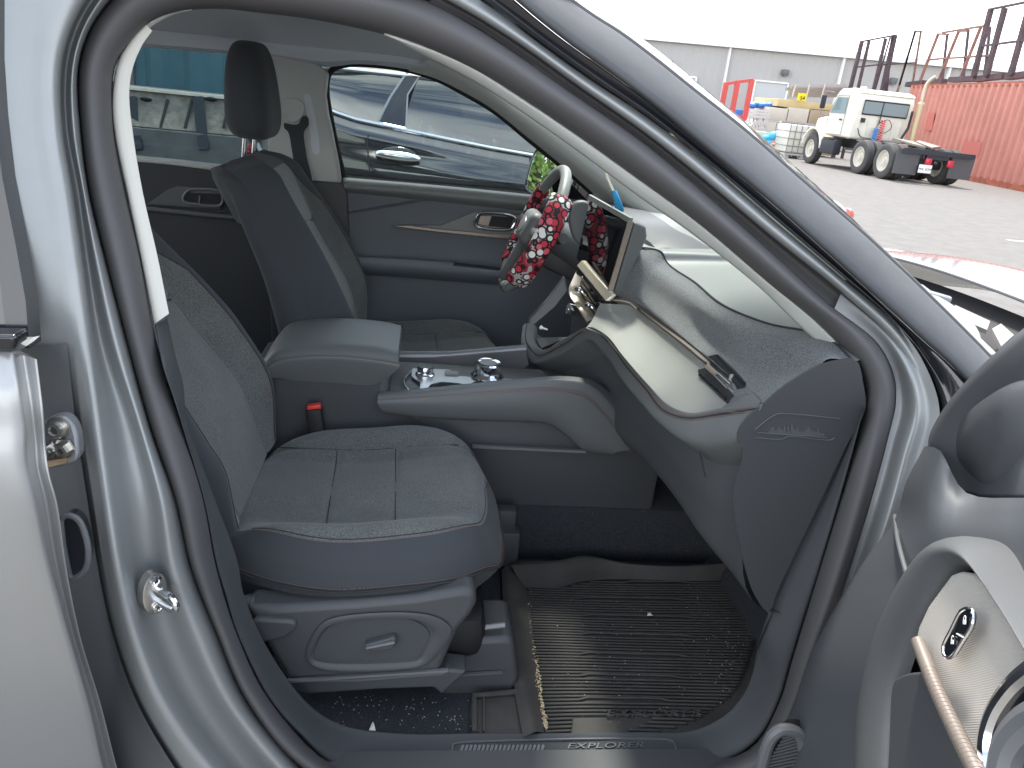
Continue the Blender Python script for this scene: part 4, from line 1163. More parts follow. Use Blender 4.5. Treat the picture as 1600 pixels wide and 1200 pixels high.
# upper panel above the feature line
ploft('upper_panel', [FS([(538, 300), (690, 316), (850, 333)], .008), FS([(546, 326), (615, 318), (672, 312), (710, 315), (840, 331)][:3]+[(850, 336)][:0], .0)[:3]], [M['plastic2']], dd, k=6, m=2) if False else None
b = MB(); b.tube(cr(FS([(546, 332), (610, 321), (668, 312), (690, 311), (760, 319), (850, 332)], .008), 60), .004, 8); b.build('feature_line', M['plastic2'], dd)
slab('insert_panel', FS([(612, 354), (640, 352), (690, 352), (735, 333), (745, 330), (810, 335), (850, 340), (850, 372), (790, 373), (690, 364), (640, 359)], -.004), (0, .02, 0), M['lightgrey'], dd, bevel=.005)
slab('insert_strip', FS([(610, 353), (640, 352), (690, 358), (780, 366), (850, 372), (850, 378), (780, 373), (690, 364), (640, 358)], -.012), (0, .02, 0), M['bronze'], dd, bevel=.003)
b = MB(); b.tube(cr(FS([(742, 350), (747, 336), (752, 333), (800, 337), (806, 342), (800, 356), (795, 359), (747, 355)], -.012), 48, True), .0055, 8, closed=True); hb = b.build('handle_bezel', M['chrome'], dd)
slab('handle_recess', FS([(745, 351), (750, 336), (803, 340), (797, 357)], -.006), (0, .003, 0), M['black'], dd)
slab('handle_lever', FS([(747, 350), (751, 337), (768, 338), (763, 353)], -.009), (0, .004, 0), M['bronze'], dd)
b.build
ploft('armrest', [FS([(552, 399), (640, 403), (700, 408), (790, 418)], .0), FS([(552, 401), (640, 406), (700, 411), (790, 421)], -.07), FS([(553, 418), (640, 424), (700, 428), (790, 436)], -.075), FS([(554, 428), (640, 434), (700, 439), (790, 446)], -.03)], [M['lining_far']], dd, k=6, m=2)
slab('switch_panel', FS([(704, 416), (712, 412), (790, 421), (790, 425)], -.074), (0, .01, .002), M['black'], dd)
# far windscreen pillar and mirror corner
ploft('far_front_pillar', [FS([(640, 112), (681, 124), (725, 146), (766, 170), (828, 220), (875, 258), (922, 300), (960, 333)], .05), FS([(640, 108), (683, 121), (727, 142), (769, 167), (832, 216), (880, 255), (928, 297), (966, 330)], .0),
      FS([(660, 96), (700, 112), (750, 140), (800, 176), (850, 214), (910, 262), (965, 305), (1010, 340)], -.06), FS([(690, 90), (740, 112), (790, 140), (850, 180), (910, 222), (970, 268), (1030, 310), (1080, 345)], -.03)], [M['cream2']], suv, k=6, m=3, angle=None)
slab('mirror_corner', FS([(864, 262), (905, 300), (935, 330), (905, 335), (868, 312), (862, 290)], .03), (0, .03, 0), M['gloss_black'], suv)
# driver mirror
mr = sub_empty('side_mirror', suv)
mc = P(864, 268, y=1.02)
d_in = (mc-CAM).normalized(); d_out = Vector((-.985, .10, .10)).normalized()
mn = (d_out-d_in).normalized()
mx_ = Vector((0, 0, 1)).cross(mn).normalized(); my_ = mn.cross(mx_)
mo = [(-.115, -.075), (-.118, .0), (-.10, .06), (-.06, .085), (.07, .088), (.10, .06), (.10, -.06), (.07, -.088), (-.08, -.09)]
pts = cr([mc+mx_*a+my_*c for a, c in mo], 60, True)
slab('housing', [p-mn*.004 + (p-mc)*.10 for p in pts], -mn*.09, M['gloss_black'], mr, bevel=.02)
slab('mirror_glass', pts, mn*.002, M['mirror'], mr)
b = MB(); b.tube([p+mn*.001 for p in pts], .005, 8, closed=True); b.build('rim', M['gloss_black'], mr)
b = MB(); b.bar(mc-mn*.05-Vector((0, .1, .06)), Vector((mc.x+.06, .86, mc.z-.09)), .06, .04); b.build('mirror_foot', M['gloss_black'], mr)
# windscreen, cowl, bonnet, wipers
e5 = ci(AP(a5[1:11], .045), 4)
rows_ = []
for i in range(13):
    f = i/12; s = 2*f-1
    rows_.append([Vector((p.x+.16*(1-s*s)*(.3+.7*(1-j/(len(e5)-1)) if False else .8), p.y+(-2*p.y)*f, p.z+.03*(1-s*s))) for j, p in enumerate(e5)])
b = MB(); n_ = len(e5)
for r_ in rows_: b.v += [tuple(p) for p in r_]
for j in range(12):
    for i in range(n_-1): b.f.append((j*n_+i, j*n_+i+1, (j+1)*n_+i+1, (j+1)*n_+i)); b.m.append(0)
b.build('windscreen', M['glass'], suv, angle=None)
b = MB()
def ws(u, v):
    y = -.66+1.32*u; s = (y/.66)
    base = Vector((1.24-.24*s*s, y*1.06, 1.17)); top = Vector((.26-.10*s*s, y*.90, 1.665-.03*s*s))
    p = base.lerp(top, v); return p+Vector((.03, 0, .04))*math.sin(math.pi*v)

def bon(u, v):
    y = -.93+1.86*u; s = abs(y)/.93
    xr = 1.45-.42*s**2.4; xf = 2.16-.42*s**3
    x = xr+(xf-xr)*v
    z = 1.205-.085*s**3.2-.11*max(0, (v-.35)/.65)**2.4-.012*math.exp(-((s-.62)/.06)**2)
    return Vector((x, y, z))
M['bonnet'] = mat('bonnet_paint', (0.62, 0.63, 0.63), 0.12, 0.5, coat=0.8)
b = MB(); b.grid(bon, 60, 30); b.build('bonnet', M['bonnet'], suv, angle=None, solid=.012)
b = MB()
def cw(u, v):
    y = -.90+1.80*u; s = abs(y)/.9; x0 = 1.18-.28*s**2.2; x1 = 1.50-.42*s**2.4
    return Vector((x0+(x1-x0)*v, y, 1.155-.05*math.sin(math.pi*v)))
b.grid(cw, 30, 8); b.build('cowl', M['black'], suv)
wp = sub_empty('wiper', suv)
a_, c_ = P(1462, 470, z=1.185), P(1552, 558, z=1.165)
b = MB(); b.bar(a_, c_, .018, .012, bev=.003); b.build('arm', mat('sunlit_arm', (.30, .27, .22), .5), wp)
b = MB(); b.box(P(1458, 466, z=1.195), (.075, .03, .028), rot=(0, .1, -.7), bev=.006); b.bar(P(1436, 448, z=1.19), P(1452, 460, z=1.195), .012, .014); b.build('joint', M['grey_metal'], wp)
b = MB(); b.bar(P(1440, 452, z=1.17), P(1550, 566, z=1.155), .010, .02); b.build('blade', M['black'], wp)
cg = mat('cowl_grey', (.28, .26, .25), .6)
b = MB(); b.prism([P(1490, 482, z=1.15), P(1545, 508, z=1.15), P(1540, 522, z=1.15), P(1500, 505, z=1.15)], (0, 0, .01)); b.prism([P(1548, 520, z=1.15), P(1562, 512, z=1.15), P(1582, 530, z=1.15), P(1562, 548, z=1.15)], (0, 0, .01)); b.build('cowl_cover', cg, suv)
# wing under the bonnet
b = MB()
def wing(u, v):
    x = .95+1.15*u; y = -.93-.05*math.sin(math.pi*min(1, v*1.2)); z = 1.115-.06*u-.6*v
    return Vector((x, y+.10*max(0, u-.6)**2, z))
b.grid(wing, 16, 10); b.build('front_wing', M['silver'], suv)

# ------------------------------------------------------------------ open front door (inner face)
th = R(71); ddir = Vector((-math.cos(th), -math.sin(th), 0)); dn = Vector((ddir.y, -ddir.x, 0))  # dn points into the cabin side (-x)
if dn.x > 0: dn = -dn
D0 = Vector((.735, -.93, 0))
def dp(px, py, k=0.0): return P(px, py, pl=(D0+dn*k, dn))
def DPt(l): return [dp(a, b, k) for a, b, k in l]
fd = sub_empty('front_door', suv)
# main lower/upper lining: rails from the front edge back towards the camera
e0 = [P(1450, 697, y=-.90), P(1420, 750, y=-.90), P(1402, 805, y=-.905), P(1347, 880, y=-.91), P(1310, 940, y=-.91), P(1268, 1020, y=-.915), P(1235, 1115, y=-.92), P(1192, 1210, y=-.93), P(1165, 1290, y=-.94)]
e1 = DPt([(1470, 705, .06), (1450, 760, .065), (1440, 820, .07), (1400, 900, .08), (1372, 960, .09), (1330, 1045, .10), (1300, 1130, .10), (1262, 1220, .10), (1240, 1300, .10)])
e2 = DPt([(1510, 770, .03), (1510, 800, .045), (1500, 840, .06), (1462, 900, .07), (1440, 975, .08), (1420, 1050, .085), (1400, 1130, .085), (1380, 1220, .085), (1370, 1300, .085)])
e3 = DPt([(1600, 778, .02), (1600, 800, .04), (1600, 840, .06), (1590, 900, .07), (1585, 975, .08), (1580, 1050, .085), (1575, 1130, .085), (1570, 1220, .085), (1560, 1300, .085)])
e4 = DPt([(1700, 780, .01), (1700, 800, .03), (1700, 840, .05), (1700, 900, .06), (1700, 975, .06), (1700, 1050, .06), (1700, 1130, .06), (1700, 1220, .06), (1700, 1300, .06)])
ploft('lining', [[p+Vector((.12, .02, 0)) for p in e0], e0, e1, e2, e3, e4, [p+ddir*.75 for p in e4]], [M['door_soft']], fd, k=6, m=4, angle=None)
# sail panel / window corner with its raised speaker bump
s0 = [P(1450, 700, y=-.90), P(1452, 680, y=-.905), P(1480, 630, y=-.93), P(1530, 575, y=-.97), P(1605, 508, y=-1.02), P(1700, 430, y=-1.08)]
s1 = DPt([(1500, 768, .01), (1500, 740, .01), (1520, 690, .005), (1560, 640, .0), (1620, 590, .0), (1710, 500, .0)])
s2 = DPt([(1620, 776, .0), (1620, 750, .0), (1620, 720, .0), (1640, 680, .0), (1680, 620, .0), (1740, 560, .0)])
ploft('sail_panel', [[p+Vector((.10, .02, 0)) for p in s0], s0, s1, s2], [M['plastic']], fd, k=6, m=3, angle=None, solid=.012)
bm_ = DPt([(1472, 695, .012), (1500, 645, .016), (1545, 607, .018), (1568, 600, .02), (1584, 604, .018), (1588, 640, .016), (1575, 700, .014), (1535, 765, .010)])
b = MB(); cen = dp(1550, 665, .019); n_ = len(bm_)
lo_ = cr([p+(p-cen)*.22-dn*.022 for p in bm_], 48, True); hi_ = cr([p.lerp(cen, .20) for p in bm_], 48, True)
b.v = [tuple(p) for p in lo_]+[tuple(p) for p in hi_]+[tuple(p.lerp(cen, .6)) for p in hi_]+[tuple(cen)]
for i in range(48):
    j = (i+1) % 48
    b.f += [(i, j, 48+j, 48+i), (48+i, 48+j, 96+j, 96+i), (96+i, 96+j, 144)]; b.m += [0]*3
b.build('tweeter_cover', M['plastic'], fd, angle=None)
b = MB(); l_ = cr([P(1398, 806, y=-.912), dp(1404, 850, .078), dp(1418, 900, .088), dp(1425, 915, .088)], 24); b.tube(l_, .0028, 8); b.build('lining_gap', M['plastic2'], fd)
# raised surround and beige panel
so_ = DPt([(1352, 1300, .10), (1358, 1120, .10), (1383, 1000, .10), (1425, 905, .09), (1470, 850, .085), (1500, 838, .08), (1545, 850, .08), (1600, 918, .08), (1680, 1030, .08)])
si_ = DPt([(1392, 1300, .12), (1388, 1140, .12), (1402, 1050, .118), (1445, 950, .115), (1485, 893, .11), (1510, 886, .108), (1540, 900, .105), (1600, 975, .10), (1680, 1110, .10)])
ploft('surround', [[p-dn*.05 for p in so_], so_, [a.lerp(c, .5)+dn*.022 for a, c in zip(so_, si_)], [a.lerp(c, .9)+dn*.006 for a, c in zip(so_, si_)], [p-dn*.012 for p in si_]], [M['door_pad']], fd, k=8, m=4, angle=None)
M['beige'] = mat('beige_weave', (.44, .415, .375), .5, .1); _weave(M['beige'], 190, .45)
slab('grip_panel', DPt([(1430, 1000, .118), (1434, 978, .118), (1450, 945, .116), (1485, 897, .112), (1500, 892, .11), (1520, 895, .108), (1545, 915, .106), (1600, 1002, .10), (1680, 1125, .10), (1680, 1240, .10), (1530, 1240, .118), (1480, 1110, .118)]), -dn*.02, M['beige'], fd, bevel=.004)
b = MB(); rl_ = cr(DPt([(1434, 1003, .128), (1460, 1070, .13), (1490, 1135, .132), (1525, 1205, .135), (1560, 1275, .135)]), 40)
b.tube(rl_, .0062, 12); b.build('trim_rail', M['bronze'], fd)
b = MB()
for i in range(8, 40):
    b.tube([rl_[i].lerp(rl_[i-1], .1), rl_[i].lerp(rl_[i-1], .25)], .0065, 12)
b.build('rail_ribs', M['bronze'], fd)
slab('map_panel', cr(DPt([(1386, 1290, .122), (1388, 1170, .122), (1394, 1068, .122), (1402, 1058, .122), (1450, 1056, .122), (1485, 1140, .122), (1540, 1260, .122), (1530, 1300, .122)]), 60, True), -dn*.01, M['plastic'], fd, bevel=.003)
# lock switch
swp = DPt([(1481, 1025, .121), (1479.5, 1018, .121), (1480, 1010, .121), (1492, 985, .121), (1504, 961, .120), (1509, 955, .12), (1516, 952, .119), (1522, 953, .119), (1526, 957, .119), (1526.5, 968, .119), (1524, 980, .119), (1510, 1003, .12), (1496, 1025, .121), (1491, 1029, .121), (1485, 1029, .121)])
ls_ = slab('lock_switch', cr(swp, 50, True), dn*.003, M['gloss_black'], fd, bevel=.001)
b = MB(); b.tube(cr([p+dn*.003 for p in swp], 60, True), .0016, 8, closed=True); b.build('rim', M['chrome'], ls_)
b = MB(); b.bar(dp(1495, 990, .1243), dp(1505, 996, .1243), .0012, .001)
ux, uy = (dp(1516, 975, .1245)-dp(1502, 975, .1245)).normalized(), (dp(1508, 965, .1245)-dp(1507, 980, .1245)).normalized()
def icon(c, open_):
    b.box(c, (.005, .0036, .0006), mat=frame((0, 0, 0), ux, uy).to_3x3().to_4x4())
    l = [c+ux*-.0018+uy*.0018, c+ux*-.0018+uy*.004, c+uy*.0052, c+ux*.0018+uy*.004]+([] if open_ else [c+ux*.0018+uy*.0018])
    b.tube(cr(l, 14), .0004, 5)
icon(dp(1507, 972, .1246), False); icon(dp(1488, 1003, .1246), True)
b.build('lock_icon', M['white'], ls_)
# grip cup with bright ring at the frame edge
b = MB(); b.tube(cr(DPt([(1548, 1210, .122), (1545, 1165, .122), (1556, 1120, .121), (1585, 1075, .119), (1625, 1040, .118)]), 40), .008, 10); b.build('grip_ring', M['chrome'], fd)
slab('grip_recess', cr(DPt([(1553, 1225, .122), (1551, 1165, .121), (1562, 1125, .12), (1590, 1080, .119), (1630, 1048, .118), (1690, 1100, .118), (1690, 1225, .12)]), 60, True), dn*.001, M['gloss_black'], fd)
b = MB(); b.tube(cr(DPt([(1568, 1230, .128), (1580, 1170, .13), (1610, 1130, .13), (1660, 1105, .13)]), 30), .012, 10); b.build('grip_handle', M['grey_metal'], fd)
# speaker grille low at the front
go = [(1185, 1230), (1192, 1190), (1207, 1150), (1222, 1140), (1240, 1142), (1250, 1150), (1256, 1175), (1258, 1230)]
gp = [P(a, c, y=-1.0) for a, c in go]
sg = slab('speaker_grille', cr(gp, 50, True), (.02, .02, 0), M['black'], fd)
b = MB()
for i in range(16):
    y0 = 1146+i*5.5; xl = 1222-(y0-1146)*.62; xr = 1250
    b.bar(P(max(xl, 1186), y0+8, y=-1.004), P(xr, y0-3, y=-1.004), .0022, .003)
b.build('grille_bars', M['plastic2'], sg)
b = MB(); b.tube(cr([P(a, c, y=-1.003) for a, c in go], 60), .009, 10); b.build('rim', M['plastic2'], sg)
cz = MB(); c_ = D0-dn*.08+ddir*.57
cz.box((c_.x, c_.y, .76), (1.06, .11, .74), rot=(0, 0, math.atan2(ddir.y, ddir.x)), bev=.02); cz.build('door_core', M['silver_jamb'], fd)
# hinge-side shell (outer skin)
q0, q1 = D0-dn*.14+ddir*-.02, D0-dn*.14+ddir*1.1
slab('door_skin', [Vector((q0.x, q0.y, .35)), Vector((q1.x, q1.y, .35)), Vector((q1.x, q1.y, 1.15)), Vector((q0.x, q0.y, 1.15))], -dn*.02, M['silver'], fd)
# ------------------------------------------------------------------ loose things in the car
def mz(px, py, z=.432): return P(px, py, z=z)
fm = thing('floor_mat', 'ribbed black rubber floor mat with grit in it, in the front passenger footwell', 'floor mat', tuple(mz(1000, 1000, .425)))
FMI = Matrix.Translation(fm.location).inverted()
def mobj(o): o.matrix_parent_inverse = FMI; return o
om = [(797, 882), (868, 876), (915, 868), (980, 880), (1060, 884), (1138, 879), (1160, 902), (1200, 955), (1188, 1000), (1183, 1027), (1163, 1083), (1130, 1119), (1080, 1142), (850, 1146), (745, 1144), (741, 1086), (806, 1081), (813, 1060), (806, 960), (797, 910)]
oi = [(822, 918), (872, 918), (912, 908), (985, 905), (1060, 908), (1130, 906), (1150, 928), (1188, 975), (1180, 1005), (1172, 1030), (1150, 1078), (1115, 1108), (1060, 1136), (848, 1143)]
zf = .436
b = MB(); pts = [mz(a, c, zf-.004) for a, c in cr([Vector((a, c, 0)) for a, c in om], 120, True) for a, c in [(a, c)]] if False else [mz(v.x, v.y, zf-.004) for v in cr([Vector((a, c, 0)) for a, c in om], 140, True)]
o = mobj(slab('mat_base', pts, (0, 0, -.006), M['mat'], fm))
# raised wall round the tread
ring_i = [mz(v.x, v.y, zf) for v in cr([Vector((a, c, 0)) for a, c in oi], 140, True)]
wall = [(797, 882), (868, 876), (915, 868), (980, 880), (1060, 884), (1138, 879)]
wi = [(822, 918), (872, 918), (912, 908), (985, 905), (1060, 908), (1130, 906)]
wt = [mz(a, c, .47) for a, c in wall]; wb = [mz(a, c, zf+.001) for a, c in wi]
mobj(ploft('mat_wall', [[p+Vector((0, .012, -.03)) for p in wt], wt, [a.lerp(c, .5)+Vector((0, 0, -.004)) for a, c in zip(wt, wb)], wb], [M['mat']], fm, k=8, m=3, angle=None))
lw_t = [mz(a, c, .452) for a, c in [(797, 884), (800, 930), (806, 975), (814, 1030), (822, 1080), (835, 1144)]]
lw_b = [mz(a, c, zf+.001) for a, c in [(822, 918), (826, 940), (831, 975), (837, 1030), (842, 1080), (850, 1144)]]
mobj(ploft('mat_wall', [[p+Vector((-.02, 0, -.012)) for p in lw_t], lw_t, lw_b], [M['mat']], fm, k=8, m=3, angle=None))
rw_t = [mz(a, c, .47) for a, c in [(1138, 879), (1160, 902), (1203, 955), (1200, 985)]]
rw_b = [mz(a, c, zf+.001) for a, c in [(1130, 906), (1150, 928), (1188, 972), (1184, 990)]]
mobj(ploft('mat_wall', [rw_t, rw_b], [M['mat']], fm, k=8, m=3, angle=None))
# ribs run along the car, clipped to the tread outline
tread = ring_i; tn = len(tread)
def spans(y):
    xs = []
    for i in range(tn):
        a, c = tread[i], tread[(i+1) % tn]
        if (a.y-y)*(c.y-y) < 0: xs.append(a.x+(c.x-a.x)*(y-a.y)/(c.y-a.y))
    xs.sort(); return xs
b = MB(); y = min(p.y for p in tread)+.006; ymax = max(p.y for p in tread)
k = 0
while y < ymax-.004:
    s = spans(y)
    if len(s) >= 2:
        x0, x1 = s[0]+.004, s[-1]-.004
        n = 40; l = []
        for i in range(n+1):
            x = x0+(x1-x0)*i/n; f = i/n
            yy = y+.004*math.sin(3*f+y*9)
            if .25 < f < .72 and k % 7 == 3: yy += .006*sst(.25, .3, f)*(1-sst(.67, .72, f))
            l.append(Vector((x, yy, zf-.0005)))
        lab = 2 <= k <= 5
        if lab:
            a_, b_ = int(n*.27), int(n*.73)
            b.tube(l[:a_], .0028, 6); b.tube(l[b_:], .0028, 6)
        else: b.tube(l, .0028, 6)
    y += .0096; k += 1
mobj(b.build('tread_ribs', M['mat'], fm, angle=None))
c0 = mz(1021, 1115, zf+.002); ex = mz(1060, 1115, zf)-mz(980, 1115, zf)
mobj(text_mesh('lettering', 'EXPLORER', M['mat'], fm, frame(c0, ex, Vector((0, 0, 1)).cross(ex)), .023, .0026, .28, 1.75, 1.05))
b = MB(); b.bar(mz(756, 1088, zf+.001), mz(756, 1143, zf+.001), .004, .004); b.tube([mz(v, w, zf+.003) for v, w in ((742, 1143), (741, 1087), (806, 1081), (813, 1060), (806, 965), (798, 890))], .006, 8); mobj(b.build('mat_edge', M['mat'], fm))
# grit
rr = random.Random(11); gb = MB(); m_g = mat('grit', (.42, .34, .22), .9, var=(300, .5)); m_g2 = mat('pale_crumb', (.40, .37, .32), .9)
for i in range(420):
    t = rr.random()
    if i < 260:
        t = rr.random()**.6; px = 822+t*31+rr.gauss(0, 1.8); py = 925+t*215
        if t < .45 and rr.random() < .6: continue
        r_ = rr.uniform(.0009, .0022)
    else:
        px = rr.uniform(830, 1175); py = rr.uniform(910, 1130); r_ = rr.uniform(.0006, .0013)
        if rr.random() < .4: px = rr.gauss(1145, 22); py = rr.uniform(980, 1080)
        if px > 1172 - max(0, py-1000)*.3: continue
    p = mz(px, py, zf+.004)
    gb.ell(p, (r_*rr.uniform(.8, 1.8), r_, r_*.8), 5, 4, rot=(0, 0, rr.uniform(0, 3)), mi=0 if i < 260 else 1)
for i in range(80):
    px = rr.uniform(520, 745); py = rr.uniform(1088, 1140)
    p = P(px, py, z=.424); r_ = rr.uniform(.0006, .0014); gb.ell(p, (r_*1.6, r_, r_), 5, 4, rot=(0, 0, rr.uniform(0, 3)), mi=1)
g = gb.build('grit', [m_g, m_g2], None); kind(g, 'stuff'); g['label'] = 'sand and crumbs scattered over the mat and carpet'; g['category'] = 'grit'
b = MB(); c = mz(1015, 961, zf+.006)
b.add([c+Vector(q)*.001 for q in ((-7, -3, 0), (8, -2, 0), (-2, 8, 0), (-5, 0, 6), (1, 3, 5))], [(0, 1, 4, 3), (1, 2, 4), (2, 0, 3), (2, 3, 4), (0, 2, 1)])
tag(b.build('pebble', mat('pale_stone', (.6, .57, .5), .9), None, smooth=False, loc=c), 'small pale stone lying in the middle of the rubber mat', 'stone')
b = MB(); c = P(582, 1139, z=.428)
b.add([c+Vector(q)*.001 for q in ((-6, -3, 0), (6, -4, 0), (0, 14, 4), (-3, 2, 8), (3, 4, 6))], [(0, 1, 4, 3), (1, 2, 4), (2, 0, 3), (2, 3, 4), (0, 2, 1)])
tag(b.build('paper_scrap', M['white'], None, smooth=False, loc=c), 'white scrap of paper on the carpet beneath the passenger seat', 'scrap')
# golf tee in the tray
b = MB(); a_, c_ = P(849, 518, y=.11), P(839, 516, y=.13)
a_ = a_+Vector((.01, 0, .006)); c_ = c_+Vector((.01, 0, .008))
b.tube([a_, a_.lerp(c_, .75), c_], [.0022, .0028, .006], 12)
tag(b.build('white_peg', M['white'], None, loc=a_), 'tiny white peg lying in the open dashboard tray', 'peg')
# ribbon hanging by the screen
lo = P(968, 338, y=.06); hi = P(944, 262, y=.06)
ln = thing('hanging_ribbon', 'pale cord with a blue tassel hanging in front of the dashboard top', 'ribbon', tuple(lo))
inv = Matrix.Translation(lo).inverted()
b = MB(); b.tube(cr([hi+Vector((0, 0, .12)), hi, P(951, 285, y=.06), P(958, 300, y=.06)], 20), .0022, 8); b.tube(cr([hi+Vector((.004, 0, .12)), P(946, 262, y=.065), P(953, 284, y=.065), P(960, 300, y=.065)], 20), .0018, 8)
q = b.build('cord', mat('pale_cord', (.75, .75, .6), .8), ln); q.matrix_parent_inverse = inv
b = MB()
for i in range(7):
    a_ = P(957+i*.8, 298, y=.06+.002*i); b.tube(cr([a_, P(961+i*1.2, 314, y=.06), P(963+i*1.9, 330+i % 3*2, y=.06)], 10), [.003]*9+[.0012], 6)
q = b.build('tassel', mat('blue_thread', (.03, .30, .55), .7), ln); q.matrix_parent_inverse = inv
# ------------------------------------------------------------------ ground
m_as = mat('asphalt', (.17, .165, .155), .9)
n1 = noise(m_as, 3.0, 6, .7); n2 = noise(m_as, 160, 2, .6)
r1 = ramp(m_as, n1.outputs['Fac'], [(.3, (.112, .107, .10)), (.7, (.165, .157, .146))])
mxa = N(m_as, 'ShaderNodeMix', data_type='RGBA', blend_type='OVERLAY'); mxa.inputs[0].default_value = .5
L(m_as, r1.outputs[0], mxa.inputs[6]); L(m_as, n2.outputs['Fac'], mxa.inputs[7]); L(m_as, mxa.outputs[2], BS(m_as).inputs['Base Color'])
add_bump(m_as, n2.outputs['Fac'], .5, .006)
b = MB(); b.add([(-400, -300, 0), (400, -300, 0), (400, 600, 0), (-400, 600, 0)], [(0, 1, 2, 3)])
kind(b.build('ground', m_as), 'structure')
b = MB(); a_ = P(1578, 376, z=.006)
b.add([a_+Vector(q) for q in ((0, 0, 0), (1.6, -.12, 0), (1.6, .02, 0), (0, .12, 0))], [(0, 1, 2, 3)])
kind(b.build('painted_line', mat('worn_paint', (.55, .54, .5), .8, var=(6, .3))), 'structure')

# ------------------------------------------------------------------ black car alongside
bk = thing('black_crossover', 'glossy black crossover with chrome window trim parked beyond the driver side windows', 'car', (1.2, 2.6, 0))
BI = Matrix.Translation(bk.location).inverted()
def bo(o):
    o.matrix_parent_inverse = BI; return o
m_bp = mat('black_paint', (.010, .012, .016), .06, coat=1.0, spec=.8)
m_bg = mat('dark_car_glass', (.010, .014, .02), .02, coat=1.0, spec=.8)
def belt(x):     # belt height along the car
    pts = [(-.85, 1.47), (-.62, 1.455), (-.48, 1.425), (-.40, 1.395), (-.30, 1.372), (-.12, 1.352), (.1, 1.328), (.3, 1.308), (.6, 1.285), (1.2, 1.265), (1.75, 1.245), (1.95, 1.205), (2.1, 1.12)]
    for (a, c), (d, e) in zip(pts, pts[1:]):
        if x <= d: return c+(e-c)*max(0, (x-a))/(d-a)
    return pts[-1][1]
def side_y(x, z):
    B = belt(x)
    pr = [(.25, 1.80), (.45, 1.77), (.62, 1.775), (.80, 1.745), (.92, 1.70), (1.02, 1.70), (1.10, 1.735), (1.155, 1.715), (B-.055, 1.742), (B-.02, 1.78), (B, 1.80)]
    for (a, c), (d, e) in zip(pr, pr[1:]):
        if z <= d:
            f = max(0, (z-a)/(d-a)); f = f*f*(3-2*f); y = c+(e-c)*f; break
    else: y = pr[-1][1]
    y += .16*max(0, (-.45-x)/.35)**2.2 if x < -.45 else 0
    y += .35*max(0, (x-1.75)/.35)**2.2 if x > 1.75 else 0
    return y
b = MB()
def f1(u, v):
    x = -.80+2.9*u; z = .25+(belt(x)-.25)*v
    return Vector((x, side_y(x, z), z))
b.grid(f1, 120, 70); body = bo(b.build('body', m_bp, bk, angle=None))
b = MB()
def f2(u, v):     # glasshouse
    x = -.62+1.95*u; B = belt(x); tz = 1.575-.30*max(0, (x-.45)/.88)**1.3; z = B+.004+max(0, (tz-B))*v
    return Vector((x, 1.80+.005+.62*(z-B)+.04*math.sin(math.pi*v), z))
b.grid(f2, 50, 14); bo(b.build('side_glass', m_bg, bk, angle=None))
b = MB()
def f3(u, v):
    x = -.66+1.3*u; y = 1.80+.62*(1.575-1.35)-.02+1.55*v
    z = 1.575+.15*math.sin(math.pi*min(1, max(0, v)))**.5*(1-.3*max(0, (u-.6)/.4))
    return Vector((x, y, z))
b.grid(f3, 24, 20); bo(b.build('roof', m_bp, bk, angle=None))
b = MB()    # rear end and far side
b.box((-.55, 2.72, .85), (.35, 1.75, 1.0), bev=.08); b.box((.7, 3.3, .85), (2.6, .6, .7), bev=.1); b.box((-.5, 2.7, 1.45), (.24, 1.35, .35), bev=.08); bo(b.build('rear_body', m_bp, bk))
b = MB()
def f5(u, v):
    x = 1.0+1.12*u; y0 = side_y(min(x, 2.1), belt(min(x, 2.1))); y = y0+(4.2-2*(y0-1.0)-.6)*v
    return Vector((x, y, belt(min(x, 2.1))+.002+.05*math.sin(math.pi*v)**.6*(1-u*.5)-.25*max(0, (u-.85)/.15)**2))
b.grid(f5, 24, 16); bo(b.build('bonnet', m_bp, bk, angle=None))
c = P(1319, 330, y=1.90)
b = MB(); b.ell(c+Vector((-.06, .05, -.01)), (.12, .10, .055), rot=(0, .35, .35)); hl_ = bo(b.build('headlamp', mat('lamp_cover', (.55, .57, .58), .08, coat=1), bk))
b = MB(); b.ell(c+Vector((.008, -.012, -.02)), (.020, .045, .040), rot=(0, .3, .4)); (b.build('marker_lamp', mat('amber_red_lens', (.5, .07, .04), .15, coat=1), hl_))
b = MB(); b.tube([(x, side_y(x, belt(x))-.008, belt(x)) for x in [-.50+i*.04 for i in range(45)]], .011, 8)
b.tube([(x, 1.80+.62*(1.578-belt(x))-.012, 1.573) for x in [-.56+i*.04 for i in range(26)]], .010, 8)
bo(b.build('chrome_trim', M['chrome'], bk))
b = MB()
sx = P(578, 212, y=1.76)
def seam(l): b.tube([Vector((x, side_y(x, z)-.001, z)) if z < belt(x) else Vector((x, 1.80+.62*(z-belt(x))-.004, z)) for x, z in l], .0035, 6)
q = [P(a, c, y=1.75) for a, c in ((576, 210), (574, 222), (578, 262), (584, 290))]
seam([(p.x, p.z) for p in q]+[(q[-1].x+.02, .7), (q[-1].x+.1, .5)])
q = [P(a, c, y=1.75) for a, c in ((829, 240), (831, 265), (836, 305))]
seam([(p.x, p.z) for p in q]+[(q[-1].x, .5)])
bo(b.build('door_gap', M['black'], bk))
b = MB()
def gl(px, py):
    # on the leaning glass
    n = Vector((0, 1, -.62)).normalized(); return P(px, py, pl=(Vector((0, 1.785, 1.345)), n))
b.tube([gl(637, 112), gl(610, 152), gl(588, 195)], .006, 6); b.tube([gl(656, 118), gl(637, 148), gl(634, 202)], .004, 6)
bo(b.build('pillar_gap', M['grey_metal'], bk))
slo = slab('pillar_panel', [gl(640, 113), gl(655, 117), gl(636, 148), gl(632, 204), gl(590, 197), gl(612, 152)], (0, .004, 0), M['gloss_black'], bk); bo(slo)
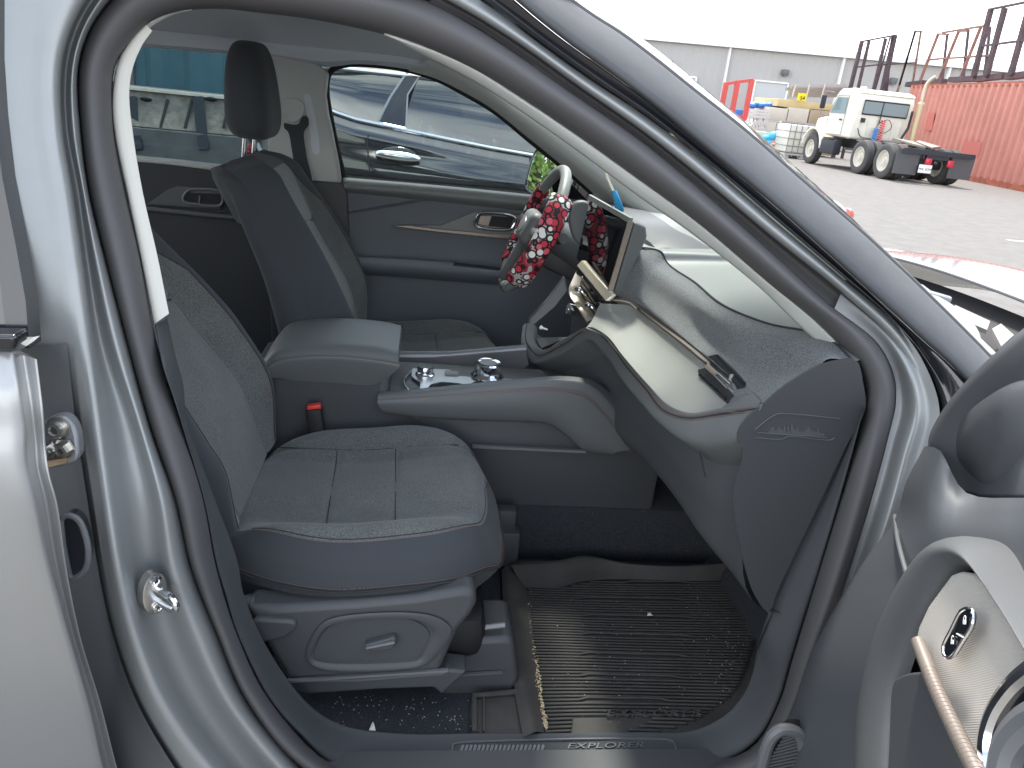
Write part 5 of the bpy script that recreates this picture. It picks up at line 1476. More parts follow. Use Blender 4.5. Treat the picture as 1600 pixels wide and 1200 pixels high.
b = MB()
c = P(622, 243, y=1.715)
def fh(u, v):
    an = 2*math.pi*u; x = (v-.5)*.20; w_ = math.sqrt(max(0, 1-(2*v-1)**2))**.6
    return Vector((c.x+x, c.y-.02+.014*math.cos(an)*w_-.014*w_, c.z-.035*x+.020*math.sin(an)*w_))
b.grid(fh, 16, 24, closed_u=True); h = bo(b.build('door_handle', M['chrome'], bk, angle=None))
b = MB(); b.ell((c.x, c.y+.012, c.z-.002), (.085, .012, .038)); bo(b.build('handle_cup', M['gloss_black'], bk))
b = MB()
b.box(P(408, 234, y=2.05), (.06, .5, .10), bev=.03); tl_ = bo(b.build('tail_lamp', mat('red_lens', (.45, .02, .03), .12, coat=1), bk))
b = MB(); b.tube(cr([P(404, 225, y=1.82), P(408, 236, y=1.80), P(418, 240, y=1.78), P(432, 241, y=1.77)], 20), .012, 8); bo(b.build('lamp_trim', M['white'], bk))
def wheel_obj(name, c, axis, r, w, parent, rimmat, fix=lambda o: o, tyre_m=None):
    ax = Vector(axis).normalized(); c = Vector(c)
    b = MB(); hw = w/2
    b.lathe(c, ax, [(-hw*.9, r*.60), (-hw, r*.72), (-hw*.98, r*.88), (-hw*.80, r*.975), (-hw*.45, r), (-hw*.42, r*.985), (-hw*.36, r*.985), (-hw*.33, r), (-hw*.04, r), (-hw*.03, r*.985), (hw*.03, r*.985), (hw*.04, r), (hw*.33, r), (hw*.36, r*.985), (hw*.42, r*.985), (hw*.45, r), (hw*.80, r*.975), (hw*.98, r*.88), (hw, r*.72), (hw*.9, r*.60)], 40)
    t = fix(b.build(name, tyre_m, parent))
    b = MB()
    b.lathe(c, ax, [(-hw*.88, r*.62), (-hw*.92, r*.58), (-hw*.6, r*.54), (-hw*.35, r*.50), (-hw*.25, r*.30), (-hw*.45, r*.26), (-hw*.5, r*.16), (-hw*.75, r*.14), (-hw*.78, 0)], 32)
    b.lathe(c, ax, [(hw*.9, r*.60), (hw*.3, r*.5), (hw*.2, 0)], 24)
    for i in range(8):
        an = 2*math.pi*i/8; ref = Vector((0, 0, 1)); x = ref.cross(ax).normalized(); y = ax.cross(x)
        p = c+(x*math.cos(an)+y*math.sin(an))*r*.35-ax*hw*.33; b.cyl(p, p-ax*hw*.12, r*.035, seg=6)
    b.build('rim', rimmat, t); return t
m_ty = mat('tyre', (.065, .063, .061), .85, var=(30, .2))
for x in (-.2, 1.55): wheel_obj('wheel', (x, 1.92, .36), (0, 1, 0), .36, .24, bk, M['grey_metal'], bo, m_ty)

# ------------------------------------------------------------------ behind the rear windows
m_co = mat('weathered_concrete', (.36, .335, .28), .95, var=(14, .35), bump=(60, .6, .01))
m_cs = mat('smooth_concrete', (.20, .21, .21), .9, var=(8, .2), bump=(40, .3, .006))
br = thing('concrete_barrier', 'stained concrete barrier with dark slots seen through the rear side window', 'barrier', (-3, 5.6, 0))
RI = Matrix.Translation(br.location).inverted()
def ro(o): o.matrix_parent_inverse = RI; return o
b = MB(); b.prism([(-8, 5.42, .96), (-8, 5.62, 1.245), (-8, 6.1, 1.245), (-8, 6.1, .96)], (6.9, 0, 0)); ro(b.build('upper_block', m_co, br, bevel=.01))
b = MB(); b.prism([(-8, 5.36, 0), (-8, 5.40, .955), (-8, 6.1, .955), (-8, 6.1, 0)], (6.9, 0, 0)); ro(b.build('lower_block', m_cs, br, bevel=.01))
b = MB(); b.prism([(-8, 5.58, 1.248), (-8, 5.6, 1.27), (-8, 6.1, 1.27), (-8, 6.1, 1.248)], (6.9, 0, 0)); ro(b.build('cap_edge', mat('pale_concrete', (.5, .48, .42), .9, var=(20, .2)), br))
b = MB()
for px in (155, 205, 309, 410):
    a_, c_ = P(px, 152, y=5.56), P(px+10, 234, y=5.36)
    b.bar(a_, c_, .085, .03, up=(0, 1, 0))
ro(b.build('slot', M['black'] if False else mat('slot_dark', (.075, .085, .10), .9), br))
b = MB()
for px in (262, 300, 360):
    a_, c_ = P(px, 155, y=5.57), P(px-11, 200, y=5.43)
    b.bar(a_, c_, .022, .012, up=(0, 1, 0))
ro(b.build('groove', mat('groove_dark', (.06, .06, .055), .9), br))
b = MB()
for px in (228, 330):
    b.ell(P(px, 155, y=5.55), (.05, .02, .02))
ro(b.build('lifting_pocket', M['black'], br))
def corrug(b, a, c, h, depth, pitch, z0=0.0):
    """trapezoid corrugated sheet from a to c"""
    a = Vector(a); c = Vector(c); d = c-a; Ln = d.length; t = d.normalized(); n = Vector((t.y, -t.x, 0)); s = 0; pts = []
    while s < Ln:
        for f, o in ((0, 0), (.32, 0), (.5, 1), (.82, 1)):
            if s+f*pitch <= Ln: pts.append(a+t*(s+f*pitch)+n*(o*depth))
        s += pitch
    pts.append(c)
    base = len(b.v); k = len(pts)
    b.v += [(p.x, p.y, z0) for p in pts]+[(p.x, p.y, z0+h) for p in pts]
    for i in range(k-1): b.f.append((base+i, base+i+1, base+k+i+1, base+k+i)); b.m.append(0)
m_bc = mat('faded_blue_steel', (.11, .235, .285), .6, .1, var=(1.8, .22))
bc = thing('blue_container', 'faded blue shipping container behind the concrete barrier', 'container', (-3, 7.5, 0))
CI = Matrix.Translation(bc.location).inverted()
b = MB(); corrug(b, (-2.83, 6.55, 0), (-.6, 6.55, 0), 2.9, .04, .36); o = b.build('side_wall', m_bc, bc, smooth=False); o.matrix_parent_inverse = CI
b = MB(); b.box((-1.7, 7.75, 1.45), (2.2, 2.2, 2.85)); o = b.build('shell', m_bc, bc); o.matrix_parent_inverse = CI
b = MB(); b.box((-2.86, 6.56, 1.45), (.1, .12, 2.9), bev=.01); o = b.build('corner_post', M['grey_metal'], bc); o.matrix_parent_inverse = CI

# ------------------------------------------------------------------ red container and steel frames
m_rc = mat('faded_red_steel', (.50, .205, .16), .6, .1, var=(.9, .12))
Cn = Vector((4.1, -.67, 0)).normalized(); Ct = Vector((.67, 4.1, 0)).normalized(); C0 = Vector((22.0, 27, 0))
def cp(px, py, o=0.0): return P(px, py, pl=(C0+Cn*o, Cn))
rc = thing('red_container', 'long faded red shipping container behind the white lorry', 'container', tuple(C0))
KI = Matrix.Translation(C0).inverted()
def ko_(o): o.matrix_parent_inverse = KI; return o
A0, A1 = C0-Ct*9, C0+Ct*9.5
H_ = 3.78
b = MB(); corrug(b, A0, A1, H_-.25, -.09, .5, .2); ko_(b.build('side_wall', m_rc, rc, smooth=False))
b = MB(); b.bar(A0+Vector((0, 0, .12))-Cn*.0, A1+Vector((0, 0, .12)), .16, .24); b.bar(A0+Vector((0, 0, H_-.05)), A1+Vector((0, 0, H_-.05)), .14, .14)
ko_(b.build('frame_rail', mat('rusty_rail', (.36, .10, .055), .7, var=(4, .4)), rc))
b = MB(); cen = C0+Ct*.25+Cn*1.7; b.box(cen+Vector((0, 0, H_/2)), (3.2, 18.4, H_-.1), mat=Matrix.Rotation(math.atan2(-Ct.x, Ct.y), 4, 'Z')); ko_(b.build('shell', m_rc, rc))
for a_, c_, d_, e_ in (((1451, 176), (1461, 176), (1456, 204), (1445, 204)), ((1507, 220), (1535, 222), (1528, 246), (1502, 240))):
    pts = [cp(*q, -.10) for q in (a_, c_, d_, e_)]
    ko_(slab('repair_patch', pts, -Cn*.01, mat('patch_red', (.48, .13, .10), .6), rc))
m_fr = mat('rusty_frame', (.075, .05, .055), .75, var=(3, .35)); m_fr2 = mat('brown_frame', (.24, .13, .10), .75, var=(3, .3))
def frame_thing(name, label, base, bars, fn, cat='frame'):
    t = thing(name, label, cat, tuple(base)); inv = Matrix.Translation(Vector(base)).inverted()
    for nm, lst, w, m in bars:
        b = MB()
        for a_, c_ in lst: b.bar(fn(*a_), fn(*c_), w, w*.8)
        o = b.build(nm, m, t); o.matrix_parent_inverse = inv; explode(o)
    return t
f1_ = lambda x, y: P(x, y, y=38)
# posts of the first rack run down to the ground
def down(a, c):
    p, q = f1_(*a), f1_(*c); t = p.z/(p.z-q.z) if p.z > q.z else 1; return p, p+(q-p)*t
t1 = thing('steel_rack', 'dark steel rack with thin rails standing behind the lorry cab', 'rack', tuple(f1_(1370, 255)*1.0)); t1.location.z = 0
ti = Matrix.Translation(t1.location).inverted()
b = MB()
for a_, c_, w in (((1347, 64), (1328, 140), .16), ((1358, 64), (1341, 137), .12), ((1384, 60), (1366, 135), .13), ((1398, 55), (1380, 137), .20), ((1394, 58), (1386, 137), .08), ((1391, 58), (1369, 135), .06)):
    p, q = down(a_, c_); b.bar(p, q, w)
o = b.build('post', m_fr, t1); o.matrix_parent_inverse = ti; explode(o)
b = MB()
for a_, c_, w in (((1346, 65), (1399, 55), .08), ((1338, 105), (1382, 100), .07), ((1380, 101), (1431, 98), .07), ((1399, 55), (1430, 49), .02)): b.bar(f1_(*a_), f1_(*c_), w)
o = b.build('rail', m_fr, t1); o.matrix_parent_inverse = ti; explode(o)
b = MB()
for a_, c_, w in (((1430, 49), (1405, 133), .08), ((1439, 49), (1426, 130), .08), ((1429, 49), (1440, 49), .08)):
    b.bar(f1_(*a_), f1_(*c_), w)
for a_, c_ in (((1430, 49), (1405, 133)), ((1439, 49), (1426, 130))):
    p, q = down(a_, c_); b.bar(p, q, .08)
o = b.build('end_frame', m_fr2, t1); o.matrix_parent_inverse = ti
f2_ = lambda x, y: cp(x, y, .9)
frame_thing('trestle_frame', 'brown A shaped steel frame lying on top of the red container', f2_(1490, 124), [
    ('leg', [((1466, 53), (1436, 131)), ((1498, 49), (1465, 130)), ((1533, 41), (1500, 124))], .12, m_fr2),
    ('post', [((1480, 54), (1472, 128)), ((1513, 48), (1505, 124)), ((1547, 42), (1538, 121))], .10, m_fr),
    ('rail', [((1465, 53), (1482, 54)), ((1497, 49), (1514, 48)), ((1473, 51), (1541, 40)), ((1452, 93), (1545, 87))], .10, m_fr2)], f2_)
f3_ = lambda x, y: cp(x, y, .3)
frame_thing('ladder_frame', 'tallest dark steel frame, standing at the near end of the red container roof', f3_(1560, 119), [
    ('post', [((1548, 16), (1521, 121)), ((1570, 13), (1541, 120)), ((1606, 20), (1579, 118))], .20, m_fr),
    ('rail', [((1545, 15), (1625, -1)), ((1533, 72), (1625, 60))], .10, m_fr)], f3_)
b = MB()
for a_, c_ in (((1418, 135), (1445, 132)), ((1448, 133), (1475, 130)), ((1485, 128), (1525, 126)), ((1525, 127), (1570, 122)), ((1574, 124), (1625, 117))):
    b.bar(cp(*a_, .5)+Vector((0, 0, .08)), cp(*c_, .5)+Vector((0, 0, .08)), .3, .22)
tag(b.build('steel_beams', m_fr, None), 'row of dark steel beams lying along the red container roof', 'beams')

# ------------------------------------------------------------------ warehouse
WA, WB = P(985, 51, z=6.2), P(1600, 106, z=6.2)
Wt = (WB-WA); Wt.z = 0; Wt.normalize(); Wn = Vector((Wt.y, -Wt.x, 0))
WA = Vector((WA.x, WA.y, 0))
def wp_(px, py, o=0.0): return P(px, py, pl=(WA+Wn*o, Wn))
wh = thing('warehouse', 'long pale grey metal warehouse with white roof edge and roller doors', 'warehouse', tuple(WA+Wt*20))
WI = Matrix.Translation(wh.location).inverted()
def wo(o): o.matrix_parent_inverse = WI; return o
m_wh = mat('ribbed_wall', (.40, .385, .365), .6, .1)
b = MB(); corrug(b, WA-Wt*22, WA+Wt*60, 6.1, .022, .5); wo(b.build('wall', m_wh, wh, smooth=False))
b = MB(); b.add([WA-Wt*22+Vector((0, 0, 6.15))+Wn*.3, WA+Wt*60+Vector((0, 0, 6.15))+Wn*.3, WA+Wt*60-Wn*25+Vector((0, 0, 7.6)), WA-Wt*22-Wn*25+Vector((0, 0, 7.6))], [(0, 1, 2, 3)]); wo(b.build('roof', mat('white_roof', (.75, .75, .73), .5), wh))
m_wt = mat('white_trim', (.8, .8, .78), .5)
b = MB(); b.bar(WA-Wt*22+Wn*.25+Vector((0, 0, 6.0)), WA+Wt*60+Wn*.25+Vector((0, 0, 6.0)), .3, .34, up=(0, 0, 1)); wo(b.build('gutter', m_wt, wh))
for (a_, c_) in (((1141, 76), (1126, 140)), ((1319, 92), (1306, 145)), ((1485, 104), (1476, 135))):
    p = wp_(*a_, .12); b = MB(); b.bar((p.x, p.y, 0), (p.x, p.y, 5.9), .22, .12); wo(b.build('downpipe', m_wt, wh))
m_rd = mat('roller_door', (.47, .48, .48), .5, .2); _weave(m_rd, 6, .4)
for x0, x1, yt in ((1050, 1088, 117), (1180, 1232, 126)):
    p, q = wp_(x0, yt, .10), wp_(x1, yt+4, .10); hz = (p.z+q.z)/2
    b = MB(); b.add([(p.x, p.y, 0), (q.x, q.y, 0), (q.x, q.y, hz), (p.x, p.y, hz)], [(0, 1, 2, 3)])
    d = wo(b.build('roller_door', m_rd, wh)); b = MB()
    for a_, c_ in (((p.x, p.y, 0), (p.x, p.y, hz)), ((p.x, p.y, hz), (q.x, q.y, hz)), ((q.x, q.y, hz), (q.x, q.y, 0))): b.bar(Vector(a_)+Wn*.04, Vector(c_)+Wn*.04, .15, .1)
    b.build('door_frame', m_wt, d)
for a_ in ((1046, 99), (1227, 113), (1396, 126)):
    b = MB(); p = wp_(*a_, .25); b.box(p, (.45, .35, .34), bev=.05); b.box(p-Vector((0, 0, .2)), (.3, .3, .1)); wo(b.build('wall_lamp', mat('lamp_box', (.12, .12, .12), .5), wh))
b = MB(); b.box(WA+Wt*3+Wn*5+Vector((0, 0, .9)), (9, 2, 1.8), mat=Matrix.Rotation(math.atan2(Wt.y, Wt.x), 4, 'Z'), bev=.1)
tag(b.build('dark_skip', mat('dark_blue_skip', (.10, .13, .17), .6), None), 'dark blue grey skip in front of the warehouse wall behind the red uprights', 'skip')

# ------------------------------------------------------------------ stored goods
YS = 38.0
def s2(px, py, y=YS): return P(px, py, y=y)
def block(name, label, cat, x0, y0, x1, y1, depth, m, yy=YS, group=None, bev=.02):
    a_, c_ = s2(x0, y0, yy), s2(x1, y1, yy); zt, zb = a_.z, s2(x0, y1, yy).z
    b = MB(); cx = (a_.x+c_.x)/2
    o_ = Vector((cx, yy+depth/2, zb))
    b.box((cx, yy+depth/2, (zt+zb)/2), (abs(c_.x-a_.x), depth, abs(zt-zb)), bev=bev)
    return tag(b.build(name, m, None, loc=o_), label, cat, group)
m_w1 = mat('pale_ply', (.60, .56, .47), .8, var=(.8, .08)); m_w2 = mat('tan_ply', (.42, .33, .22), .8, var=(.8, .12)); m_w3 = mat('yellow_ply', (.58, .46, .24), .8, var=(1, .1))
g_ = 'plywood crates stacked in the yard'
block('wooden_crate', 'pale crate at the left end of the upper row of the stack', 'crate', 1203, 167, 1230, 187, 3, m_w1, 38, g_)
block('wooden_crate', 'pale crate in the middle of the upper row, right under the yellow marker', 'crate', 1232, 167, 1263, 190, 3, m_w1, 38, g_)
block('wooden_crate', 'tan crate of the upper row touching the lorry cab', 'crate', 1265, 169, 1308, 193, 3, m_w2, 38, g_)
block('wooden_crate', 'pale crate at the left end of the lower row, behind the blue sacks', 'crate', 1199, 189, 1226, 232, 3, m_w1, 38, g_)
block('wooden_crate', 'pale crate of the lower row, behind the caged tank', 'crate', 1229, 192, 1259, 236, 3, m_w1, 38, g_)
block('wooden_crate', 'tan crate of the lower row, beside the lorry bonnet', 'crate', 1261, 195, 1304, 240, 3, m_w2, 38, g_)
block('plywood_stack', 'yellowish plywood sheets laid flat across the crates', 'plywood', 1217, 154, 1308, 166, 3.1, m_w3, 38)
al = thing('aluminium_bundle', 'bundle of long aluminium sections on top of the plywood', 'metal sections', tuple(s2(1275, 150)))
ai = Matrix.Translation(al.location).inverted(); b = MB(); rr = random.Random(5)
for i in range(7):
    y0 = 133+i*2.6; b.bar(s2(1232+rr.uniform(-4, 4), y0+1, 38+i*.3), s2(1322+rr.uniform(-8, 4), y0+rr.uniform(-2, 2), 38+i*.3), .13, .16)
o = b.build('section', mat('aluminium', (.40, .40, .385), .4, .6), al); o.matrix_parent_inverse = ai; explode(o)
b = MB()
for x in (1240, 1262, 1286): b.bar(s2(x+3, 132, 37.9), s2(x-2, 151, 37.9), .07, .05)
o = b.build('strap', m_w1, al); o.matrix_parent_inverse = ai; explode(o)
yl = block('yellow_marker', 'small bright yellow marker with black digits on the plywood edge', 'marker', 1248, 145, 1259, 157, .05, mat('yellow_card', (.85, .70, .02), .6), 37.8, bev=.0)
c = s2(1254, 153.5, 37.77); q = text_mesh('lettering', '54', M['black'], yl, frame(c-Vector(yl.location), Vector((1, 0, .06)), Vector((-.06, 0, 1))), .26, .004); 
rf_ = thing('red_uprights', 'red steel frame of three uprights with white numbers', 'frame', tuple(P(1150, 215, y=40)*1.0)); rf_.location.z = 0
ri = Matrix.Translation(rf_.location).inverted(); m_rr = mat('red_paint', (.55, .07, .06), .5)
f4 = lambda x, y: P(x, y, y=36)
b = MB()
for a_, c_ in (((1135, 129), (1124, 185)), ((1153, 126), (1140, 196)), ((1175, 125), (1160, 202))):
    p, q_ = f4(*a_), f4(*c_); p0 = p+(q_-p)*(p.z/(p.z-q_.z)); b.bar(p, p0, .16, .22)
o = b.build('upright', m_rr, rf_); o.matrix_parent_inverse = ri; explode(o)
b = MB(); b.bar(f4(1134, 131), f4(1153, 128), .12, .14); b.bar(f4(1153, 128), f4(1176, 125), .12, .14); b.bar(f4(1140, 186), f4(1164, 190), .3, .5); o = b.build('crossbar', m_rr, rf_); o.matrix_parent_inverse = ri; explode(o)
o = text_mesh('lettering', '19', M['white'], rf_, frame(P(1150, 190, y=35.6), Vector((1, 0, 0)), Vector((0, 0, 1))), .45, .004); o.matrix_parent_inverse = ri
o = text_mesh('lettering', '45', M['white'], rf_, frame(P(1170, 191, y=35.6), Vector((1, 0, 0)), Vector((0, 0, 1))), .45, .004); o.matrix_parent_inverse = ri
tr_ = thing('truss_stack', 'stack of pale lattice trusses between the red uprights and the crates', 'truss', tuple(s2(1187, 205)))
ti_ = Matrix.Translation(tr_.location).inverted(); m_al = mat('pale_metal', (.6, .6, .58), .45, .4)
b = MB()
for y0, y1 in ((171, 174), (176, 179), (182, 184), (199, 201)): b.bar(s2(1171, y0, 37), s2(1202, y1, 37), .09, .09)
b.bar(s2(1172, 171, 37), s2(1168, 201, 37), .08); b.bar(s2(1201, 174, 37), s2(1196, 205, 37), .08)
o = b.build('chord', m_al, tr_); o.matrix_parent_inverse = ti_
b = MB()
for i in range(5): x = 1172+i*5; b.bar(s2(x, 184, 37), s2(x+3, 199, 37), .05); b.bar(s2(x+6, 184, 37), s2(x+3, 199, 37), .05)
o = b.build('lacing', m_al, tr_); o.matrix_parent_inverse = ti_
b = MB(); rr = random.Random(2)
for i in range(9): x = 1175+i*4.5; b.ell(s2(x, 163+rr.uniform(-1, 1.5), 39), (.25, .4, .12+rr.uniform(0, .06)), 10, 6)
tag(b.build('blue_tarp', mat('blue_sheet', (.04, .18, .55), .5), None), 'rumpled blue tarpaulin lying on the trusses', 'tarpaulin')
b = MB(); p = P(1154, 175, y=39); b.lathe((p.x, p.y, 0), (0, 0, 1), [(0, .4), (1.4, .4), (1.42, .36), (1.8, .36), (1.82, .38), (1.85, .36), (1.85, 0)], 20)
tag(b.build('blue_drum', mat('blue_plastic', (.04, .16, .48), .4), None), 'blue plastic drum standing between the red uprights', 'drum')
b = MB(); rr = random.Random(4); m_sk = [mat('blue_sack', (.05, .38, .65), .5), mat('orange_sack', (.62, .30, .18), .6), mat('white_sack', (.7, .68, .64), .6)]
sk = [(1199, 226, 0, .34), (1210, 213, 0, .30), (1197, 216, 0, .2)]
for i, (x, y, mi, r_) in enumerate(sk):
    b = MB(); p = s2(x, y, 34.5); b.ell(p, (r_*1.25, r_, r_*.8), 16, 10, rot=(0, rr.uniform(-.3, .3), 0))
    tag(b.build('blue_sack', m_sk[0], None, loc=p), ['large blue sack lying at the foot of the pile beside the caged tank', 'blue sack on top of the pile beside the caged tank', 'smaller blue sack behind the large one in the pile'][i], 'sack', 'sacks in the pile')
for k in range(7):
    b = MB(); p = s2(1213-k*.6, 221+k*3.2, 34.4); b.ell(p, (.42, .35, .075), 14, 8, rot=(0, rr.uniform(-.1, .1), rr.uniform(0, 1)))
    tag(b.build('flat_sack', m_sk[1+k % 2], None, loc=p), 'orange sack lying flat in the pile beside the caged tank' if k % 2 == 0 else 'white sack lying flat in the pile beside the caged tank', 'sack', 'flat orange sacks' if k % 2 == 0 else 'flat white sacks')
for x0, y0, x1, y1, nm, lb, m in ((1165, 203, 1200, 212, 'board_pile', 'pale boards lying low in front of the trusses', m_w1), (1180, 211, 1200, 226, 'cardboard_box', 'tan cardboard box left of the blue sacks', m_w2)):
    block(nm, lb, 'boards' if 'board_' in nm else 'box', x0, y0, x1, y1, .8, m, 35)
# caged tank
ib = thing('caged_tank', 'white liquid tank in a wire cage on a pallet', 'tank', tuple(P(1252, 249, z=0)))
ii = Matrix.Translation(ib.location).inverted()
def io(o): o.matrix_parent_inverse = ii; return o
base = Vector(ib.location); w_ = .82; d_ = .75; z0, z1 = .22, 1.46
io((lambda b: b.box(base+Vector((0, d_, (z0+z1)/2)), (2*w_-.06, 2*d_-.06, z1-z0-.04), bev=.08) and b.build('tank', mat('tank_plastic', (.66, .65, .56), .45), ib))(MB()))
b = MB()
for i in range(7):
    x = -w_+2*w_*i/6; b.tube([base+Vector((x, -.02, z0)), base+Vector((x, -.02, z1))], .018, 6); b.tube([base+Vector((x, 2*d_+.02, z0)), base+Vector((x, 2*d_+.02, z1))], .018, 6)
for i in range(5):
    z = z0+(z1-z0)*i/4; b.tube([base+Vector((sx_*w_, sy_, z)) for sx_, sy_ in ((-1, -.02), (1, -.02), (1, 2*d_+.02), (-1, 2*d_+.02))], .018, 6, closed=True)
io(b.build('cage', M['grey_metal'], ib))
b = MB(); b.box(base+Vector((0, d_, .17)), (2*w_+.08, 2*d_+.06, .07))
for x in (-w_+.1, 0, w_-.1):
    for y in (.1, d_, 2*d_-.1): b.box(base+Vector((x, y, .08)), (.2, .18, .15))
io(b.build('pallet', m_al, ib))

# ------------------------------------------------------------------ white lorry
S = 1.12; T0 = Vector((15.72, 24.35, 0))
lr = thing('lorry', 'white tractor unit lorry without a trailer, seen from behind', 'lorry', tuple(T0))
lr.scale = (S, S, S)
def lo_(o): return o          # children use local coordinates in metres
m_wp = mat('cream_paint', (.74, .71, .60), .35, coat=.3, var=(.8, .05)); m_dk = mat('chassis_dark', (.03, .032, .04), .7); m_rm = mat('wheel_cream', (.55, .52, .44), .5)
LW = 2.45
def cabsec(y, z0, z1, w0, w1, tz=.0):
    return [Vector((LW/2-w0/2, y, z0)), Vector((LW/2-w1/2, y, z1)), Vector((LW/2+w1/2, y, z1)), Vector((LW/2+w0/2, y, z0))]
b = MB()
prof = [(2.62, 1.05), (2.58, 2.28), (2.66, 2.52), (2.95, 2.60), (3.9, 2.57), (4.12, 2.43), (4.42, 1.86), (4.42, 1.05)]
x0, x1 = LW/2-1.02, LW/2+1.02
b.prism([(x0, y, z) for y, z in prof], (x1-x0, 0, 0)); lo_(b.build('cab', m_wp, lr, bevel=.07))
b = MB(); b.prism([(x0, 2.60, 2.50), (x0, 2.72, 2.59), (x0, 3.0, 2.65), (x0, 3.8, 2.63), (x0, 4.12, 2.46)], (x1-x0, 0, 0)); lo_(b.build('cab_roof', m_wp, lr, bevel=.04))
b = MB()
hp = [(4.42, 1.1), (4.42, 1.80), (5.0, 1.75), (5.9, 1.62), (6.02, 1.5), (6.02, .7), (5.7, .7), (5.6, 1.1)]
b.prism([(LW/2-.62, y, z) for y, z in hp], (1.24, 0, 0)); lo_(b.build('bonnet', m_wp, lr, bevel=.08))
for sx_, nm in ((-1, 'wing'), (1, 'wing')):
    b = MB(); cxx = LW/2+sx_*.88
    def wf(u, v):
        an = math.pi*(.02+.96*u); rr_ = .70
        return Vector((cxx+(v-.5)*.56, 5.0+math.cos(an)*rr_*1.02, .55+math.sin(an)*rr_))
    b.grid(wf, 18, 4); lo_(b.build(nm, m_wp, lr, solid=.05))
m_cg = mat('cab_glass', (.22, .30, .31), .08, coat=1)
b = MB(); b.prism([(LW/2-.78, 2.575, 1.88), (LW/2+.78, 2.575, 1.88), (LW/2+.78, 2.562, 2.27), (LW/2-.78, 2.562, 2.27)], (0, -.012, 0)); rw = lo_(b.build('rear_window', m_cg, lr, bevel=.004))
b = MB(); z_ = [(LW/2-.80, 2.56, 1.86), (LW/2+.80, 2.56, 1.86), (LW/2+.80, 2.545, 2.29), (LW/2-.80, 2.545, 2.29)]
b.tube(z_, .022, 8, closed=True); b.tube([(LW/2-.12, 2.555, 1.86), (LW/2-.12, 2.545, 2.29)], .015, 6); lo_(b.build('frame', M['black'], rw))
for sx_ in (-1, 1):
    xx = LW/2+sx_*1.03
    b = MB(); b.prism([(xx, 3.25, 1.82), (xx, 3.28, 2.34), (xx, 3.92, 2.34), (xx, 4.28, 1.82)], (sx_*.012, 0, 0)); sw_ = lo_(b.build('door_window', m_cg, lr))
    b = MB(); b.tube([(xx+sx_*.012, 3.22, 1.12), (xx+sx_*.012, 3.2, 2.40), (xx+sx_*.012, 3.94, 2.40), (xx+sx_*.012, 4.36, 1.8), (xx+sx_*.012, 4.36, 1.12)], .010, 6, closed=True); lo_(b.build('door_gap', M['grey_metal'], lr))
    b = MB(); b.box((xx+sx_*.03, 3.42, 1.62), (.03, .14, .05)); lo_(b.build('door_handle', m_dk, lr))
    b = MB(); b.tube([(xx, 4.3, 2.5), (xx+sx_*.30, 4.4, 2.5), (xx+sx_*.30, 4.4, 1.75), (xx, 4.35, 1.7)], .02, 8); mr_ = lo_(b.build('mirror_arm', M['grey_metal'], lr))
    b = MB(); b.box((xx+sx_*.30, 4.38, 2.15), (.18, .06, .44), bev=.02); lo_(b.build('mirror', m_dk, mr_))
    b = MB(); b.box((xx-sx_*.02, 3.75, .70), (.30, 1.0, .50), bev=.05); b.box((xx, 3.75, .98), (.28, .8, .04)); lo_(b.build('step_tank', M['grey_metal'] if sx_ > 0 else m_dk, lr))
b = MB()
for x in (LW/2-.43, LW/2+.43): b.box((x, 2.4, .86), (.10, 6.6, .26))
for y in (-.85, -.1, .6, 1.9): b.box((LW/2, y, .84), (.86, .1, .2))
b.box((LW/2, -.9, .92), (2.3, .06, .14)); b.cyl((.3, 0, .53), (LW-.3, 0, .53), .12); b.cyl((.3, 1.42, .53), (LW-.3, 1.42, .53), .12); b.box((LW/2, .7, .62), (.9, 1.6, .22)); lo_(b.build('chassis', m_dk, lr))
b = MB()
b.prism([(LW/2-.45, -.2, 1.05), (LW/2-.10, -.32, 1.0), (LW/2-.05, .5, 1.12), (LW/2-.45, 1.0, 1.16)], (0, 0, .07)); b.prism([(LW/2+.45, -.2, 1.05), (LW/2+.10, -.32, 1.0), (LW/2+.05, .5, 1.12), (LW/2+.45, 1.0, 1.16)], (0, 0, .07)); b.box((LW/2, .75, 1.12), (.9, .55, .08)); b.box((LW/2, .2, 1.0), (.95, .3, .12))
lo_(b.build('coupling_plate', mat('greasy_plate', (.22, .20, .17), .5, .4), lr, bevel=.01))
b = MB(); b.box((LW/2-.52, 2.2, 1.02), (.5, .7, .05)); b.box((LW/2+.3, 1.95, 1.02), (.7, .9, .04)); lo_(b.build('deck_plate', M['grey_metal'], lr))
for y in (0, 1.42):
    for x in (.16, .49, LW-.49, LW-.16):
        wheel_obj('wheel', (x, y, .53), (1 if x < LW/2 else -1, 0, 0), .53, .28, lr, m_rm, lambda o: o, m_ty)
for x in (.22, LW-.22): wheel_obj('wheel', (x, 5.0, .53), (1 if x < LW/2 else -1, 0, 0), .53, .30, lr, m_rm, lambda o: o, m_ty)
for x in (.33, LW-.33):
    b = MB(); b.box((x, -.78, .60), (.76, .02, .72)); lo_(b.build('mudflap', mat('flap_rubber', (.09, .09, .095), .7), lr))
for x in (LW/2-.30, LW/2+.42):
    b = MB(); b.box((x, -.93, .66), (.20, .06, .20), bev=.02); lo_(b.build('tail_lamp', mat('lamp_red', (.55, .03, .05), .3), lr))
b = MB(); b.box((LW/2-.36, -.95, .45), (.42, .015, .24), bev=.01); np_ = lo_(b.build('number_plate', M['white'], lr))
text_mesh('lettering', 'PNL 3CW', M['black'], np_, frame((LW/2-.36, -.961, .44), (1, 0, 0), (0, 0, 1)), .095, .001)
b = MB(); xe = LW/2+1.10
